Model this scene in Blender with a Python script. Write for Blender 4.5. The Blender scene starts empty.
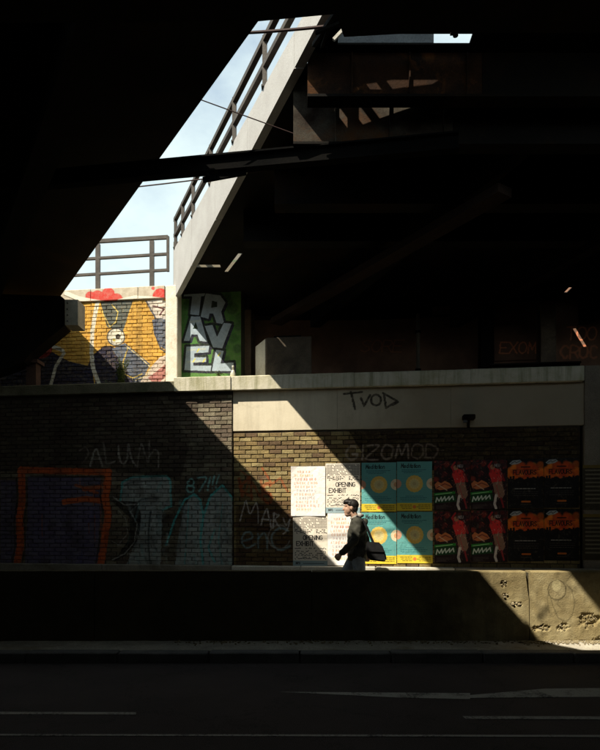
import bpy, bmesh, math, random
import numpy as np
from mathutils import Vector, Matrix, noise
R = random.Random(11)
S = bpy.context.scene
COL = S.collection

# ------------------------------------------------------------------ camera, sky, sun, exposure
F, HY, EYE = 600.0, 520.0, 1.56          # focal length and horizon row in pixels of the 600 x 750 picture, eye height
cam = bpy.data.cameras.new('camera')
cam.sensor_fit = 'AUTO'; cam.sensor_width = 36.0
cam.lens = 36.0 * F / 750.0
cam.shift_y = (HY - 375.0) / 750.0
cam.clip_start = 0.05; cam.clip_end = 6000
camo = bpy.data.objects.new('camera', cam); COL.objects.link(camo)
camo.location = (0, 0, EYE); camo.rotation_euler = (math.pi / 2, 0, 0)
S.camera = camo

SUN = Vector((1.0, 1.0, -1.872)).normalized()       # travel direction of the light
elev = math.asin(-SUN.z)
azim = math.atan2(-SUN.x, -SUN.y)                   # compass bearing of the sun from +Y
w = bpy.data.worlds.new('World'); S.world = w; w.use_nodes = True
nt = w.node_tree; nt.nodes.clear()
wo = nt.nodes.new('ShaderNodeOutputWorld'); bg = nt.nodes.new('ShaderNodeBackground')
sky = nt.nodes.new('ShaderNodeTexSky'); sky.sky_type = 'NISHITA'; sky.sun_disc = False
sky.sun_elevation = elev; sky.sun_rotation = azim
sky.air_density = 1.0; sky.dust_density = 1.2; sky.ozone_density = 1.0
tc = nt.nodes.new('ShaderNodeTexCoord'); mp = nt.nodes.new('ShaderNodeMapping')
mp.inputs['Scale'].default_value = (1.6, 1.6, 3.0)
cn = nt.nodes.new('ShaderNodeTexNoise'); cn.inputs['Scale'].default_value = 2.2
cn.inputs['Detail'].default_value = 7; cn.inputs['Roughness'].default_value = .58
cr = nt.nodes.new('ShaderNodeValToRGB'); cr.color_ramp.elements[0].position = .10; cr.color_ramp.elements[1].position = .56
cr.color_ramp.elements[1].color = (.92, .92, .92, 1)
cm = nt.nodes.new('ShaderNodeMixRGB'); cm.inputs[2].default_value = (4.6, 5.45, 5.40, 1)
nt.links.new(tc.outputs['Generated'], mp.inputs[0]); nt.links.new(mp.outputs[0], cn.inputs['Vector'])
nt.links.new(cn.outputs['Fac'], cr.inputs[0]); nt.links.new(cr.outputs[0], cm.inputs[0])
nt.links.new(sky.outputs[0], cm.inputs[1]); nt.links.new(cm.outputs[0], bg.inputs[0])
bg.inputs[1].default_value = 0.1
nt.links.new(bg.outputs[0], wo.inputs[0])
sl = bpy.data.lights.new('sun', 'SUN'); sl.energy = 4.6; sl.angle = math.radians(.5); sl.color = (1, .92, .76)
so = bpy.data.objects.new('sun', sl); COL.objects.link(so)
so.rotation_euler = SUN.to_track_quat('-Z', 'Y').to_euler(); so.location = (-8, -8, 20)
S.view_settings.view_transform = 'Standard'; S.view_settings.look = 'None'
S.view_settings.gamma = 1; S.view_settings.exposure = 1.0
try:
    S.cycles.max_bounces = 8; S.cycles.diffuse_bounces = 4
except Exception: pass

# ------------------------------------------------------------------ helpers
def lin(c):
    c = c / 255.0
    return c / 12.92 if c <= .04045 else ((c + .055) / 1.055) ** 2.4
def C(r, g, b): return (lin(r), lin(g), lin(b), 1)

def at(px, py, Y):                       # a point seen at a picture position, at depth Y
    return Vector(((px - 300) / F * Y, Y, EYE - (py - HY) / F * Y))

TH = math.radians(7.0); ce, se = math.cos(TH), math.sin(TH)
E_ = Vector((ce, -se, 0)); N_ = Vector((-se, -ce, 0)); O_ = Vector((0, 10, 0))
def W(u, z, d=0.0): return O_ + E_ * u + N_ * d + Vector((0, 0, z))     # along wall, height, out of wall
def ow(px, py, d=0.0):                   # picture position -> (u, z) on the wall plane set d forward
    r = (px - 300) / F
    Y = (10 * ce - d) / (ce + se * r)
    return ce * r * Y - se * (Y - 10), EYE - (py - HY) / F * Y

def link(o, parent=None):
    COL.objects.link(o)
    if parent is not None: o.parent = parent
    return o
def tag(o, label=None, cat=None, group=None, kind=None):
    if label: o['label'] = label
    if cat: o['category'] = cat
    if group: o['group'] = group
    if kind: o['kind'] = kind
    return o
def empty(name, loc, label, cat, group=None):
    o = bpy.data.objects.new(name, None); COL.objects.link(o)
    o.location = loc; o.empty_display_size = .1
    bpy.context.view_layer.update()
    return tag(o, label, cat, group)
def mesh_from(bm, name, mat, smooth=False):
    me = bpy.data.meshes.new(name)
    bmesh.ops.recalc_face_normals(bm, faces=bm.faces[:])
    bm.to_mesh(me); bm.free()
    if mat: me.materials.append(mat)
    if smooth: me.polygons.foreach_set('use_smooth', [True] * len(me.polygons))
    return me
def obj(name, bm, mat, parent=None, origin=None, smooth=False):
    """bmesh in world coordinates -> one mesh object with its origin at `origin`"""
    if origin is None:
        co = [v.co for v in bm.verts]
        lo = Vector((min(c.x for c in co), min(c.y for c in co), min(c.z for c in co)))
        hi = Vector((max(c.x for c in co), max(c.y for c in co), max(c.z for c in co)))
        origin = Vector(((lo.x + hi.x) / 2, (lo.y + hi.y) / 2, lo.z))
    origin = Vector(origin)
    for v in bm.verts: v.co -= origin
    o = bpy.data.objects.new(name, mesh_from(bm, name, mat, smooth)); COL.objects.link(o)
    if parent is not None:
        o.parent = parent; o.location = origin - parent.location if parent.rotation_euler.z == 0 else origin
    else: o.location = origin
    return o
def hexa(bm, p):                        # eight corners: bottom ring then top ring
    v = [bm.verts.new(q) for q in p]
    for f in ((3, 2, 1, 0), (4, 5, 6, 7), (0, 1, 5, 4), (1, 2, 6, 5), (2, 3, 7, 6), (3, 0, 4, 7)):
        bm.faces.new([v[i] for i in f])
    return v
def box(bm, x0, x1, y0, y1, z0, z1):
    return hexa(bm, [Vector(p) for p in ((x0, y0, z0), (x1, y0, z0), (x1, y1, z0), (x0, y1, z0), (x0, y0, z1), (x1, y0, z1), (x1, y1, z1), (x0, y1, z1))])
def wbox(bm, u0, u1, d0, d1, z0, z1):   # box in wall coordinates (d: out of the wall towards the street)
    return hexa(bm, [W(u0, z0, d1), W(u1, z0, d1), W(u1, z0, d0), W(u0, z0, d0), W(u0, z1, d1), W(u1, z1, d1), W(u1, z1, d0), W(u0, z1, d0)])
def bar(bm, a, b, wx, wz=None, up=Vector((0, 0, 1))):
    a, b = Vector(a), Vector(b); wz = wx if wz is None else wz
    d = (b - a).normalized(); s = d.cross(up)
    if s.length < 1e-4: s = Vector((1, 0, 0))
    s.normalize(); t = s.cross(d).normalized()
    s, t = s * wx / 2, t * wz / 2
    return hexa(bm, [a - s - t, a + s - t, a + s + t, a - s + t, b - s - t, b + s - t, b + s + t, b - s + t])
def tube(bm, pts, rad, seg=8, ell=None, ball=True):
    """closed tapered tube with rounded ends; ell = per point (a, b, axis) flattening"""
    pts = [Vector(p) for p in pts]; n = len(pts)
    if not hasattr(rad, '__len__'): rad = [rad] * n
    rings = []; side0 = None
    P, Rr = [], []
    d0 = (pts[1] - pts[0]).normalized(); d1 = (pts[-1] - pts[-2]).normalized()
    if ball:
        for a in (80, 50, 25): P.append(pts[0] - d0 * rad[0] * math.sin(math.radians(a))); Rr.append(rad[0] * math.cos(math.radians(a)))
    for i in range(n): P.append(pts[i]); Rr.append(rad[i])
    if ball:
        for a in (25, 50, 80): P.append(pts[-1] + d1 * rad[-1] * math.sin(math.radians(a))); Rr.append(rad[-1] * math.cos(math.radians(a)))
    m = len(P)
    for i in range(m):
        d = (P[min(i + 1, m - 1)] - P[max(i - 1, 0)]).normalized()
        if side0 is None:
            side0 = d.cross(Vector((0, 1, 0)))
            if side0.length < .2: side0 = d.cross(Vector((1, 0, 0)))
        s = (side0 - d * side0.dot(d)).normalized(); side0 = s; t = d.cross(s)
        rings.append([bm.verts.new(P[i] + s * math.cos(k * 2 * math.pi / seg) * Rr[i] + t * math.sin(k * 2 * math.pi / seg) * Rr[i]) for k in range(seg)])
    for i in range(m - 1):
        for k in range(seg):
            bm.faces.new((rings[i][k], rings[i][(k + 1) % seg], rings[i + 1][(k + 1) % seg], rings[i + 1][k]))
    bm.faces.new(rings[0][::-1]); bm.faces.new(rings[-1])
def ellipsoid(bm, c, r, rot=None, sub=3):
    M = Matrix.Translation(Vector(c)) @ (rot.to_4x4() if rot else Matrix()) @ Matrix.Diagonal((*r, 1))
    bmesh.ops.create_icosphere(bm, subdivisions=sub, radius=1, matrix=M)
def prism(bm, poly, z0, z1):            # z0, z1 functions of (x, y)
    lo = [bm.verts.new((x, y, z0(x, y))) for x, y in poly]; hi = [bm.verts.new((x, y, z1(x, y))) for x, y in poly]
    n = len(poly); bm.faces.new(lo[::-1]); bm.faces.new(hi)
    for i in range(n): bm.faces.new((lo[i], lo[(i + 1) % n], hi[(i + 1) % n], hi[i]))

# ------------------------------------------------------------------ painted print: a small raster drawn in code
def smooth(p, n=4):
    if len(p) < 3: return p
    q = [p[0]] + list(p) + [p[-1]]; out = []
    for a, b, c, d in zip(q, q[1:], q[2:], q[3:]):
        for k in range(n):
            t = k / n
            out.append(tuple(.5 * (2 * b[i] + (c[i] - a[i]) * t + (2 * a[i] - 5 * b[i] + 4 * c[i] - d[i]) * t * t + (3 * b[i] - a[i] - 3 * c[i] + d[i]) * t ** 3) for i in (0, 1)))
    return out + [p[-1]]
class Canvas:
    def __init__(s, w, h, bgc=None):
        s.w, s.h = w, h
        s.a = np.zeros((h, w, 4), np.float32)
        if bgc is not None: s.a[:, :, :3] = np.array(bgc[:3]) / 255.; s.a[:, :, 3] = 1
        s.map = lambda x, y: (x, y)     # user coordinates -> pixel (x right, y up)
        s.k = 1.0                       # pixels per user width unit
    def _blend(s, x0, x1, y0, y1, m, col, al):
        v = s.a[y0:y1, x0:x1]; m = (m * al)[:, :, None]
        c = np.array(col[:3], np.float32) / 255.
        av = v[:, :, 3:4]
        na = m + av * (1 - m)
        v[:, :, :3] = np.where(na > 1e-5, (c * m + v[:, :, :3] * av * (1 - m)) / np.maximum(na, 1e-5), v[:, :, :3])
        v[:, :, 3:4] = na
    def _win(s, xs, ys, pad):
        x0, x1 = int(max(0, min(xs) - pad)), int(min(s.w, max(xs) + pad + 1))
        y0, y1 = int(max(0, min(ys) - pad)), int(min(s.h, max(ys) + pad + 1))
        if x1 <= x0 or y1 <= y0: return None
        gy, gx = np.mgrid[y0:y1, x0:x1]
        return x0, x1, y0, y1, gx + .5, gy + .5
    def stroke(s, pts, wd, col, al=1., soft=.8):
        p = [s.map(*q) for q in pts]; r = wd * s.k / 2
        wn = s._win([q[0] for q in p], [q[1] for q in p], r + 2)
        if not wn: return
        x0, x1, y0, y1, gx, gy = wn
        dist = np.full(gx.shape, 1e9)
        for (ax, ay), (bx, by) in zip(p[:-1], p[1:]):
            dx, dy = bx - ax, by - ay; L = dx * dx + dy * dy + 1e-9
            t = np.clip(((gx - ax) * dx + (gy - ay) * dy) / L, 0, 1)
            dist = np.minimum(dist, np.hypot(gx - ax - t * dx, gy - ay - t * dy))
        s._blend(x0, x1, y0, y1, np.clip((r - dist) / soft + .5, 0, 1), col, al)
    def poly(s, pts, col, al=1.):
        p = [s.map(*q) for q in pts]
        wn = s._win([q[0] for q in p], [q[1] for q in p], 2)
        if not wn: return
        x0, x1, y0, y1, gx, gy = wn
        acc = np.zeros(gx.shape)
        for ox, oy in ((-.25, -.25), (.25, -.25), (-.25, .25), (.25, .25)):
            ins = np.zeros(gx.shape, bool); X, Y = gx + ox, gy + oy
            for (ax, ay), (bx, by) in zip(p, p[1:] + p[:1]):
                if ay == by: continue
                ins ^= ((ay > Y) != (by > Y)) & (X < (bx - ax) * (Y - ay) / (by - ay) + ax)
            acc += ins * .25
        s._blend(x0, x1, y0, y1, acc, col, al)
    def disc(s, c, r, col, al=1., soft=.8):
        s.stroke([c, (c[0] + 1e-4, c[1])], 2 * r, col, al, soft)
    def rect(s, x0, y0, x1, y1, col, al=1.): s.poly([(x0, y0), (x1, y0), (x1, y1), (x0, y1)], col, al)
    def text(s, txt, x, y, h, wd, col, al=1., adv=.8, slant=0., asp=.62, up=1, jit=0., dy=0., hand=0.):
        for i, ch in enumerate(txt):
            j = (R.random() - .5) * jit * h
            rag = lambda: (R.random() - .5) * hand * h
            for st in FONT.get(ch, []):
                pts = [(x + (px * asp + slant * py) * h + rag(), y + up * (py * h + j) + dy * i + rag()) for px, py in st]
                s.stroke(smooth(pts) if hand else pts, wd * (1 + (R.random() - .5) * (.5 if hand else 0)), col, al * (R.uniform(.75, 1) if hand else 1), 2.2 if hand else .8)
            x += adv * h * (.4 if ch in "iI!.t'" else 1)
    def image(s, name):
        im = bpy.data.images.new(name, s.w, s.h, alpha=True)
        im.alpha_mode = 'CHANNEL_PACKED'
        im.pixels.foreach_set(np.clip(s.a, 0, 1).ravel()); im.update()
        return im
def arc(cx, cy, rx, ry, a0, a1, n=10):
    return [(cx + rx * math.cos(math.radians(a0 + (a1 - a0) * i / n)), cy + ry * math.sin(math.radians(a0 + (a1 - a0) * i / n))) for i in range(n + 1)]
FONT = {
 'A': [[(0, 0), (.5, 1), (1, 0)], [(.2, .38), (.8, .38)]], 'B': [[(0, 0), (0, 1), (.7, .95), (.8, .75), (.6, .52), (0, .5)], [(.6, .52), (.95, .3), (.7, .03), (0, 0)]],
 'C': [arc(.55, .5, .5, .5, 50, 310)], 'D': [[(0, 0), (0, 1), (.6, .9), (1, .5), (.6, .08), (0, 0)]],
 'E': [[(1, 1), (0, 1), (0, 0), (1, 0)], [(0, .5), (.8, .5)]], 'F': [[(1, 1), (0, 1), (0, 0)], [(0, .5), (.8, .5)]],
 'G': [arc(.55, .5, .5, .5, 50, 340), [(.6, .45), (1, .45)]], 'H': [[(0, 0), (0, 1)], [(1, 0), (1, 1)], [(0, .5), (1, .5)]],
 'I': [[(.2, 0), (.2, 1)]], 'K': [[(0, 0), (0, 1)], [(1, 1), (0, .45), (1, 0)]], 'L': [[(0, 1), (0, 0), (.9, 0)]],
 'M': [[(0, 0), (.1, 1), (.5, .3), (.9, 1), (1, 0)]], 'N': [[(0, 0), (0, 1), (1, 0), (1, 1)]], 'O': [arc(.5, .5, .5, .5, 0, 360, 14)],
 'P': [[(0, 0), (0, 1), (.8, .95), (.95, .7), (.7, .48), (0, .45)]], 'R': [[(0, 0), (0, 1), (.8, .95), (.95, .72), (.7, .5), (0, .47)], [(.5, .48), (1, 0)]],
 'S': [[(.95, .85), (.5, 1), (.08, .78), (.3, .55), (.8, .42), (.92, .2), (.5, 0), (.02, .15)]], 'T': [[(0, 1), (1, 1)], [(.5, 1), (.5, 0)]],
 'U': [[(0, 1), (.02, .3), (.3, 0), (.7, 0), (1, .3), (1, 1)]], 'V': [[(0, 1), (.5, 0), (1, 1)]], 'W': [[(0, 1), (.25, 0), (.5, .7), (.75, 0), (1, 1)]],
 'X': [[(0, 1), (1, 0)], [(0, 0), (1, 1)]], 'Y': [[(0, 1), (.5, .45), (1, 1)], [(.5, .45), (.4, -.1)]], 'Z': [[(0, 1), (1, 1), (0, 0), (1, 0)]],
 '8': [arc(.5, .75, .35, .25, 0, 360, 10), arc(.5, .25, .42, .26, 0, 360, 10)], '7': [[(0, 1), (1, 1), (.35, 0)]], '!': [[(.2, 1), (.12, .3)], [(.1, .08), (.1, .0)]],
 'e': [[(.05, .3), (.8, .3), (.7, .55), (.4, .62), (.08, .4), (.1, .1), (.45, 0), (.8, .12)]], 'n': [[(.05, 0), (.05, .6)], [(.05, .4), (.4, .62), (.75, .45), (.75, 0)]],
 'd': [[(.8, 1), (.8, 0)], arc(.42, .3, .36, .3, 0, 360, 10)], 'i': [[(.2, .6), (.2, 0)], [(.2, .85), (.2, .88)]], 't': [[(.3, .95), (.3, .1), (.6, 0)], [(.05, .62), (.65, .62)]],
 'a': [arc(.4, .3, .36, .3, 0, 360, 10), [(.78, .6), (.78, 0)]], 'o': [arc(.42, .3, .38, .3, 0, 360, 10)], '.': [[(.1, 0), (.12, .02)]],
}

# ------------------------------------------------------------------ materials
def nmat(name, rough=.85, spec=.3):
    m = bpy.data.materials.new(name); m.use_nodes = True
    b = m.node_tree.nodes['Principled BSDF']; b.inputs['Roughness'].default_value = rough
    b.inputs['Specular IOR Level'].default_value = spec
    return m, m.node_tree, b
def N(t, typ, **k):
    n = t.nodes.new(typ)
    for a, v in k.items(): setattr(n, a, v)
    return n
def L(t, a, b): t.links.new(a, b)
def noise_node(t, scale, detail=5, rough=.6, vec=None, dist=0.):
    n = N(t, 'ShaderNodeTexNoise'); n.inputs['Scale'].default_value = scale; n.inputs['Detail'].default_value = detail
    n.inputs['Roughness'].default_value = rough; n.inputs['Distortion'].default_value = dist
    if vec is None:
        g = N(t, 'ShaderNodeNewGeometry'); vec = g.outputs['Position']
    L(t, vec, n.inputs['Vector']); return n
def ramp(t, src, stops):
    r = N(t, 'ShaderNodeValToRGB'); e = r.color_ramp.elements
    while len(e) < len(stops): e.new(.5)
    for i, (p, c) in enumerate(stops): e[i].position = p; e[i].color = c
    L(t, src, r.inputs[0]); return r
def mix(t, fac, a, b, mode='MIX'):
    m = N(t, 'ShaderNodeMixRGB', blend_type=mode)
    for i, v in ((0, fac), (1, a), (2, b)):
        if isinstance(v, (int, float)): m.inputs[i].default_value = v
        elif isinstance(v, tuple): m.inputs[i].default_value = v
        else: L(t, v, m.inputs[i])
    return m.outputs[0]
def bump(t, b, src, strength=.4, dist=.02):
    n = N(t, 'ShaderNodeBump'); n.inputs['Strength'].default_value = strength; n.inputs['Distance'].default_value = dist
    L(t, src, n.inputs['Height']); L(t, n.outputs[0], b.inputs['Normal'])
def grainy(name, c1, c2, scale=3., fine=60., rough=.85, stain=None, bstr=.3, bdist=.01, spec=.3, metal=0.):
    """two-tone mottled surface with fine grain, optional blotchy stain colour"""
    m, t, b = nmat(name, rough, spec); b.inputs['Metallic'].default_value = metal
    n1 = noise_node(t, scale); n2 = noise_node(t, fine, 3)
    col = ramp(t, n1.outputs['Fac'], [(.35, c1), (.68, c2)]).outputs[0]
    g = ramp(t, n2.outputs['Fac'], [(.3, (.72, .72, .72, 1)), (.7, (1.1, 1.1, 1.1, 1))])
    col = mix(t, 1., col, g.outputs[0], 'MULTIPLY')
    if stain:
        n3 = noise_node(t, scale * .6, 8, .7, dist=.6)
        f = ramp(t, n3.outputs['Fac'], [(.52, (0, 0, 0, 1)), (.66, (1, 1, 1, 1))])
        col = mix(t, f.outputs[0], col, stain)
    L(t, col, b.inputs['Base Color'])
    bump(t, b, n2.outputs['Fac'], bstr, bdist)
    return m
def streaks(t, col, amount, color, sx=9., sz=.5):
    """rain streaks: noise stretched downwards"""
    g = N(t, 'ShaderNodeNewGeometry'); mp_ = N(t, 'ShaderNodeMapping'); mp_.inputs['Scale'].default_value = (sx, sx, sz)
    L(t, g.outputs['Position'], mp_.inputs[0])
    n = noise_node(t, 1., 6, .65, mp_.outputs[0])
    f = ramp(t, n.outputs['Fac'], [(.48, (0, 0, 0, 1)), (.75, (amount, amount, amount, 1))])
    return mix(t, f.outputs[0], col, color)
def wall_uv(t, u0, u1, z0, z1):
    g = N(t, 'ShaderNodeNewGeometry')
    d = N(t, 'ShaderNodeVectorMath', operation='DOT_PRODUCT'); d.inputs[1].default_value = E_
    s = N(t, 'ShaderNodeVectorMath', operation='SUBTRACT'); s.inputs[1].default_value = O_
    L(t, g.outputs['Position'], s.inputs[0]); L(t, s.outputs[0], d.inputs[0])
    sep = N(t, 'ShaderNodeSeparateXYZ'); L(t, g.outputs['Position'], sep.inputs[0])
    a = N(t, 'ShaderNodeMapRange', clamp=False); a.inputs[1].default_value = u0; a.inputs[2].default_value = u1
    b = N(t, 'ShaderNodeMapRange', clamp=False); b.inputs[1].default_value = z0; b.inputs[2].default_value = z1
    L(t, d.outputs['Value'], a.inputs[0]); L(t, sep.outputs[2], b.inputs[0])
    c = N(t, 'ShaderNodeCombineXYZ'); L(t, a.outputs[0], c.inputs[0]); L(t, b.outputs[0], c.inputs[1])
    return c.outputs[0], d.outputs['Value'], sep.outputs[2]
BL, BH = .205, .072
def cell_random(t, u, z, bl=BL, bh=BH):
    """one random value per brick, from the brick's place in the bond"""
    def M(op, a, b=None):
        n = N(t, 'ShaderNodeMath', operation=op)
        for i, v in enumerate((a, b)):
            if v is None: continue
            if isinstance(v, (int, float)): n.inputs[i].default_value = v
            else: L(t, v, n.inputs[i])
        return n.outputs[0]
    row = M('FLOOR', M('DIVIDE', z, bh))
    sh = M('MULTIPLY', M('MODULO', row, 2.), .5)
    colm = M('FLOOR', M('ADD', M('DIVIDE', u, bl), sh))
    c = N(t, 'ShaderNodeCombineXYZ'); L(t, colm, c.inputs[0]); L(t, row, c.inputs[1])
    wn = N(t, 'ShaderNodeTexWhiteNoise'); L(t, c.outputs[0], wn.inputs['Vector'])
    return wn.outputs['Value']
def paint_over(t, col, img, uv, strength=.92, wear=.35, ragged=.006):
    im = N(t, 'ShaderNodeTexImage', extension='CLIP', interpolation='Linear'); im.image = img
    nd = noise_node(t, 26., 4, .6); off = N(t, 'ShaderNodeVectorMath', operation='SUBTRACT'); off.inputs[1].default_value = (.5, .5, .5)
    sc_ = N(t, 'ShaderNodeVectorMath', operation='MULTIPLY'); sc_.inputs[1].default_value = (ragged, ragged * 1.6, 0)
    ad = N(t, 'ShaderNodeVectorMath', operation='ADD'); L(t, nd.outputs['Color'], off.inputs[0]); L(t, off.outputs[0], sc_.inputs[0]); L(t, sc_.outputs[0], ad.inputs[0]); L(t, uv, ad.inputs[1])
    L(t, ad.outputs[0], im.inputs[0])
    wn = noise_node(t, 22., 5, .7)
    wr = ramp(t, wn.outputs['Fac'], [(.3, (1 - wear,) * 3 + (1,)), (.55, (1, 1, 1, 1))])
    f = N(t, 'ShaderNodeMath', operation='MULTIPLY'); L(t, im.outputs['Alpha'], f.inputs[0]); L(t, wr.outputs[0], f.inputs[1])
    f2 = N(t, 'ShaderNodeMath', operation='MULTIPLY'); L(t, f.outputs[0], f2.inputs[0]); f2.inputs[1].default_value = strength
    return mix(t, f2.outputs[0], col, im.outputs['Color'])
def brick_mat(name, tones, img=None, ext=None, dirt=(.02, .018, .015, 1), dirtamt=.75, wear=.35, strength=.92):
    m, t, b = nmat(name, .9, .2)
    uv, u, z = wall_uv(t, *(ext or (0, 1, 0, 1)))
    rnd = cell_random(t, u, z)
    n = len(tones)
    r = N(t, 'ShaderNodeValToRGB'); r.color_ramp.interpolation = 'CONSTANT'; e = r.color_ramp.elements
    while len(e) < n: e.new(.5)
    for i, c in enumerate(tones): e[i].position = i / n; e[i].color = c
    L(t, rnd, r.inputs[0])
    fn = noise_node(t, 45., 4, .7)
    g = ramp(t, fn.outputs['Fac'], [(.3, (.6, .6, .6, 1)), (.7, (1.15, 1.15, 1.15, 1))])
    col = mix(t, 1., r.outputs[0], g.outputs[0], 'MULTIPLY')
    big = noise_node(t, 1.3, 7, .65, dist=.5)
    f = ramp(t, big.outputs['Fac'], [(.45, (0, 0, 0, 1)), (.72, (dirtamt,) * 3 + (1,))])
    col = mix(t, f.outputs[0], col, dirt)
    if img: col = paint_over(t, col, img, uv, strength, wear)
    col = streaks(t, col, .55, (.045, .036, .026, 1), 5., .35)
    ef = noise_node(t, 5., 8, .75, dist=.8); ff = ramp(t, ef.outputs['Fac'], [(.62, (0, 0, 0, 1)), (.78, (.4, .4, .4, 1))]); col = mix(t, ff.outputs[0], col, (.42, .38, .30, 1))
    L(t, col, b.inputs['Base Color'])
    bump(t, b, fn.outputs['Fac'], .9, .010)
    return m
def print_mat(name, img, rough=.55):
    """paper with flat print, scuffed and slightly dirty"""
    m, t, b = nmat(name, rough, .3)
    uv = N(t, 'ShaderNodeUVMap'); im = N(t, 'ShaderNodeTexImage', extension='EXTEND'); im.image = img
    L(t, uv.outputs[0], im.inputs[0])
    n = noise_node(t, 14., 7, .7, dist=.4); f = ramp(t, n.outputs['Fac'], [(.56, (0, 0, 0, 1)), (.74, (.45, .45, .45, 1))])
    col = mix(t, f.outputs[0], im.outputs[0], (.22, .19, .14, 1))
    L(t, col, b.inputs['Base Color']); n2 = noise_node(t, 30., 4); n3 = noise_node(t, 5., 5, .6, dist=1.5); mm2 = N(t, 'ShaderNodeMath', operation='MULTIPLY_ADD'); L(t, n3.outputs['Fac'], mm2.inputs[0]); mm2.inputs[1].default_value = 4.; L(t, n2.outputs['Fac'], mm2.inputs[2]); bump(t, b, mm2.outputs[0], .45, .006)
    return m
def plain(name, c, rough=.7, spec=.3, metal=0., var=.25, scale=25.):
    return grainy(name, tuple(x * (1 - var) for x in c[:3]) + (1,), c, scale, scale * 4, rough, None, .1, .003, spec, metal)

M_conc = grainy('weathered_concrete', (.46, .41, .32, 1), (.60, .55, .44, 1), 1.6, 70., .9, (.30, .26, .19, 1))
M_dconc = grainy('sooty_concrete', (.16, .13, .10, 1), (.26, .22, .17, 1), 1.4, 60., .9, (.09, .075, .06, 1))
M_steel = grainy('sooty_painted_steel', (.006, .0055, .005, 1), (.013, .011, .009, 1), 1.1, 40., .8, (.022, .012, .006, 1), spec=.06)
M_rust = grainy('rusty_steel', (.016, .011, .009, 1), (.05, .024, .012, 1), 3.3, 50., .85, (.11, .045, .014, 1), spec=.06)
M_fascia = grainy('pale_painted_girder', (.36, .345, .33, 1), (.42, .41, .395, 1), 2.5, 120., .7, None, .35, .01)
M_rail = grainy('brown_grey_rail_paint', (.040, .031, .024, 1), (.075, .060, .047, 1), 6., 80., .6)
m, t, b = nmat('asphalt', .82, .25)
n1 = noise_node(t, .7, 6, .65); n2 = noise_node(t, 130., 3, .8); n3 = noise_node(t, 3.5, 8, .75, dist=1.)
col = ramp(t, n1.outputs['Fac'], [(.35, (.050, .040, .041, 1)), (.68, (.076, .062, .061, 1))]).outputs[0]
col = mix(t, 1., col, ramp(t, n2.outputs['Fac'], [(.35, (.5, .5, .5, 1)), (.62, (1.5, 1.45, 1.4, 1))]).outputs[0], 'MULTIPLY')
vo = N(t, 'ShaderNodeTexVoronoi', feature='DISTANCE_TO_EDGE'); vo.inputs['Scale'].default_value = .9
g = N(t, 'ShaderNodeNewGeometry'); mx = N(t, 'ShaderNodeVectorMath', operation='ADD'); L(t, g.outputs['Position'], mx.inputs[0]); L(t, n3.outputs['Color'], mx.inputs[1]); L(t, mx.outputs[0], vo.inputs['Vector'])
col = mix(t, ramp(t, vo.outputs['Distance'], [(.0, (.85, .85, .85, 1)), (.012, (0, 0, 0, 1))]).outputs[0], col, (.012, .012, .012, 1))
L(t, col, b.inputs['Base Color']); bump(t, b, n2.outputs['Fac'], .8, .008); M_asph = m
M_pave = grainy('gritty_pavement', (.36, .33, .27, 1), (.52, .47, .38, 1), 3.5, 45., .95, (.28, .24, .17, 1), .9, .02)
M_kerb = grainy('kerb_granite', (.12, .115, .11, 1), (.19, .18, .17, 1), 4., 70., .85)
m, t, b = nmat('worn_road_paint', .8, .25)
n1 = noise_node(t, 40., 6, .8); n2 = noise_node(t, 2.5, 7, .7, dist=.5)
ad = N(t, 'ShaderNodeMath', operation='ADD'); L(t, n1.outputs['Fac'], ad.inputs[0]); L(t, n2.outputs['Fac'], ad.inputs[1])
col = ramp(t, ad.outputs[0], [(.82, (.07, .066, .066, 1)), (1.05, (.40, .38, .34, 1))]).outputs[0]
L(t, col, b.inputs['Base Color']); M_white = m
M_earth = grainy('earth', (.07, .055, .035, 1), (.13, .10, .065, 1), .5, 20., .95)

# ------------------------------------------------------------------ ground, road, pavement, walkway
bm = bmesh.new(); box(bm, -2500, 2500, -2500, 2500, -1.2, -.02)
tag(obj('ground', bm, M_earth, origin=(0, 0, 0)), kind='structure')
bm = bmesh.new(); box(bm, -60, 60, -12, 6.55, -.018, 0)
tag(obj('road', bm, M_asph), kind='structure')
YP = 7.2                                             # street face of the low wall
bm = bmesh.new()
nx, ny = 160, 8                                      # gritty uneven pavement strip
gv = [[None] * (ny + 1) for _ in range(nx + 1)]
for i in range(nx + 1):
    for j in range(ny + 1):
        x = -14 + 24 * i / nx; y = 6.72 + (YP + .05 - 6.72) * j / ny
        gv[i][j] = bm.verts.new((x, y, .10 + .012 * noise.noise(Vector((x * 5, y * 5, 0))) + .012 * (j / ny) ** 3))
for i in range(nx):
    for j in range(ny): bm.faces.new((gv[i][j], gv[i + 1][j], gv[i + 1][j + 1], gv[i][j + 1]))
tag(obj('pavement', bm, M_pave), kind='structure')
bm = bmesh.new(); box(bm, -40, 40, YP + .1, 10.8, -.015, .15)
tag(obj('walkway', bm, M_pave), kind='structure')
kerb = empty('kerb', (0, 6.6, 0), 'row of dark kerb stones edging the road below the low concrete wall', 'kerb')
x = -7.0
while x < 7.5:
    bm = bmesh.new(); box(bm, x + .006, x + .99, 6.55, 6.72 + R.uniform(-.004, .004), -.01, .108 + R.uniform(-.004, .004))
    bmesh.ops.bevel(bm, geom=bm.edges[:], offset=.012, segments=1, affect='EDGES')
    obj('kerb_stone', bm, M_kerb, kerb); x += 1.0
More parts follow.
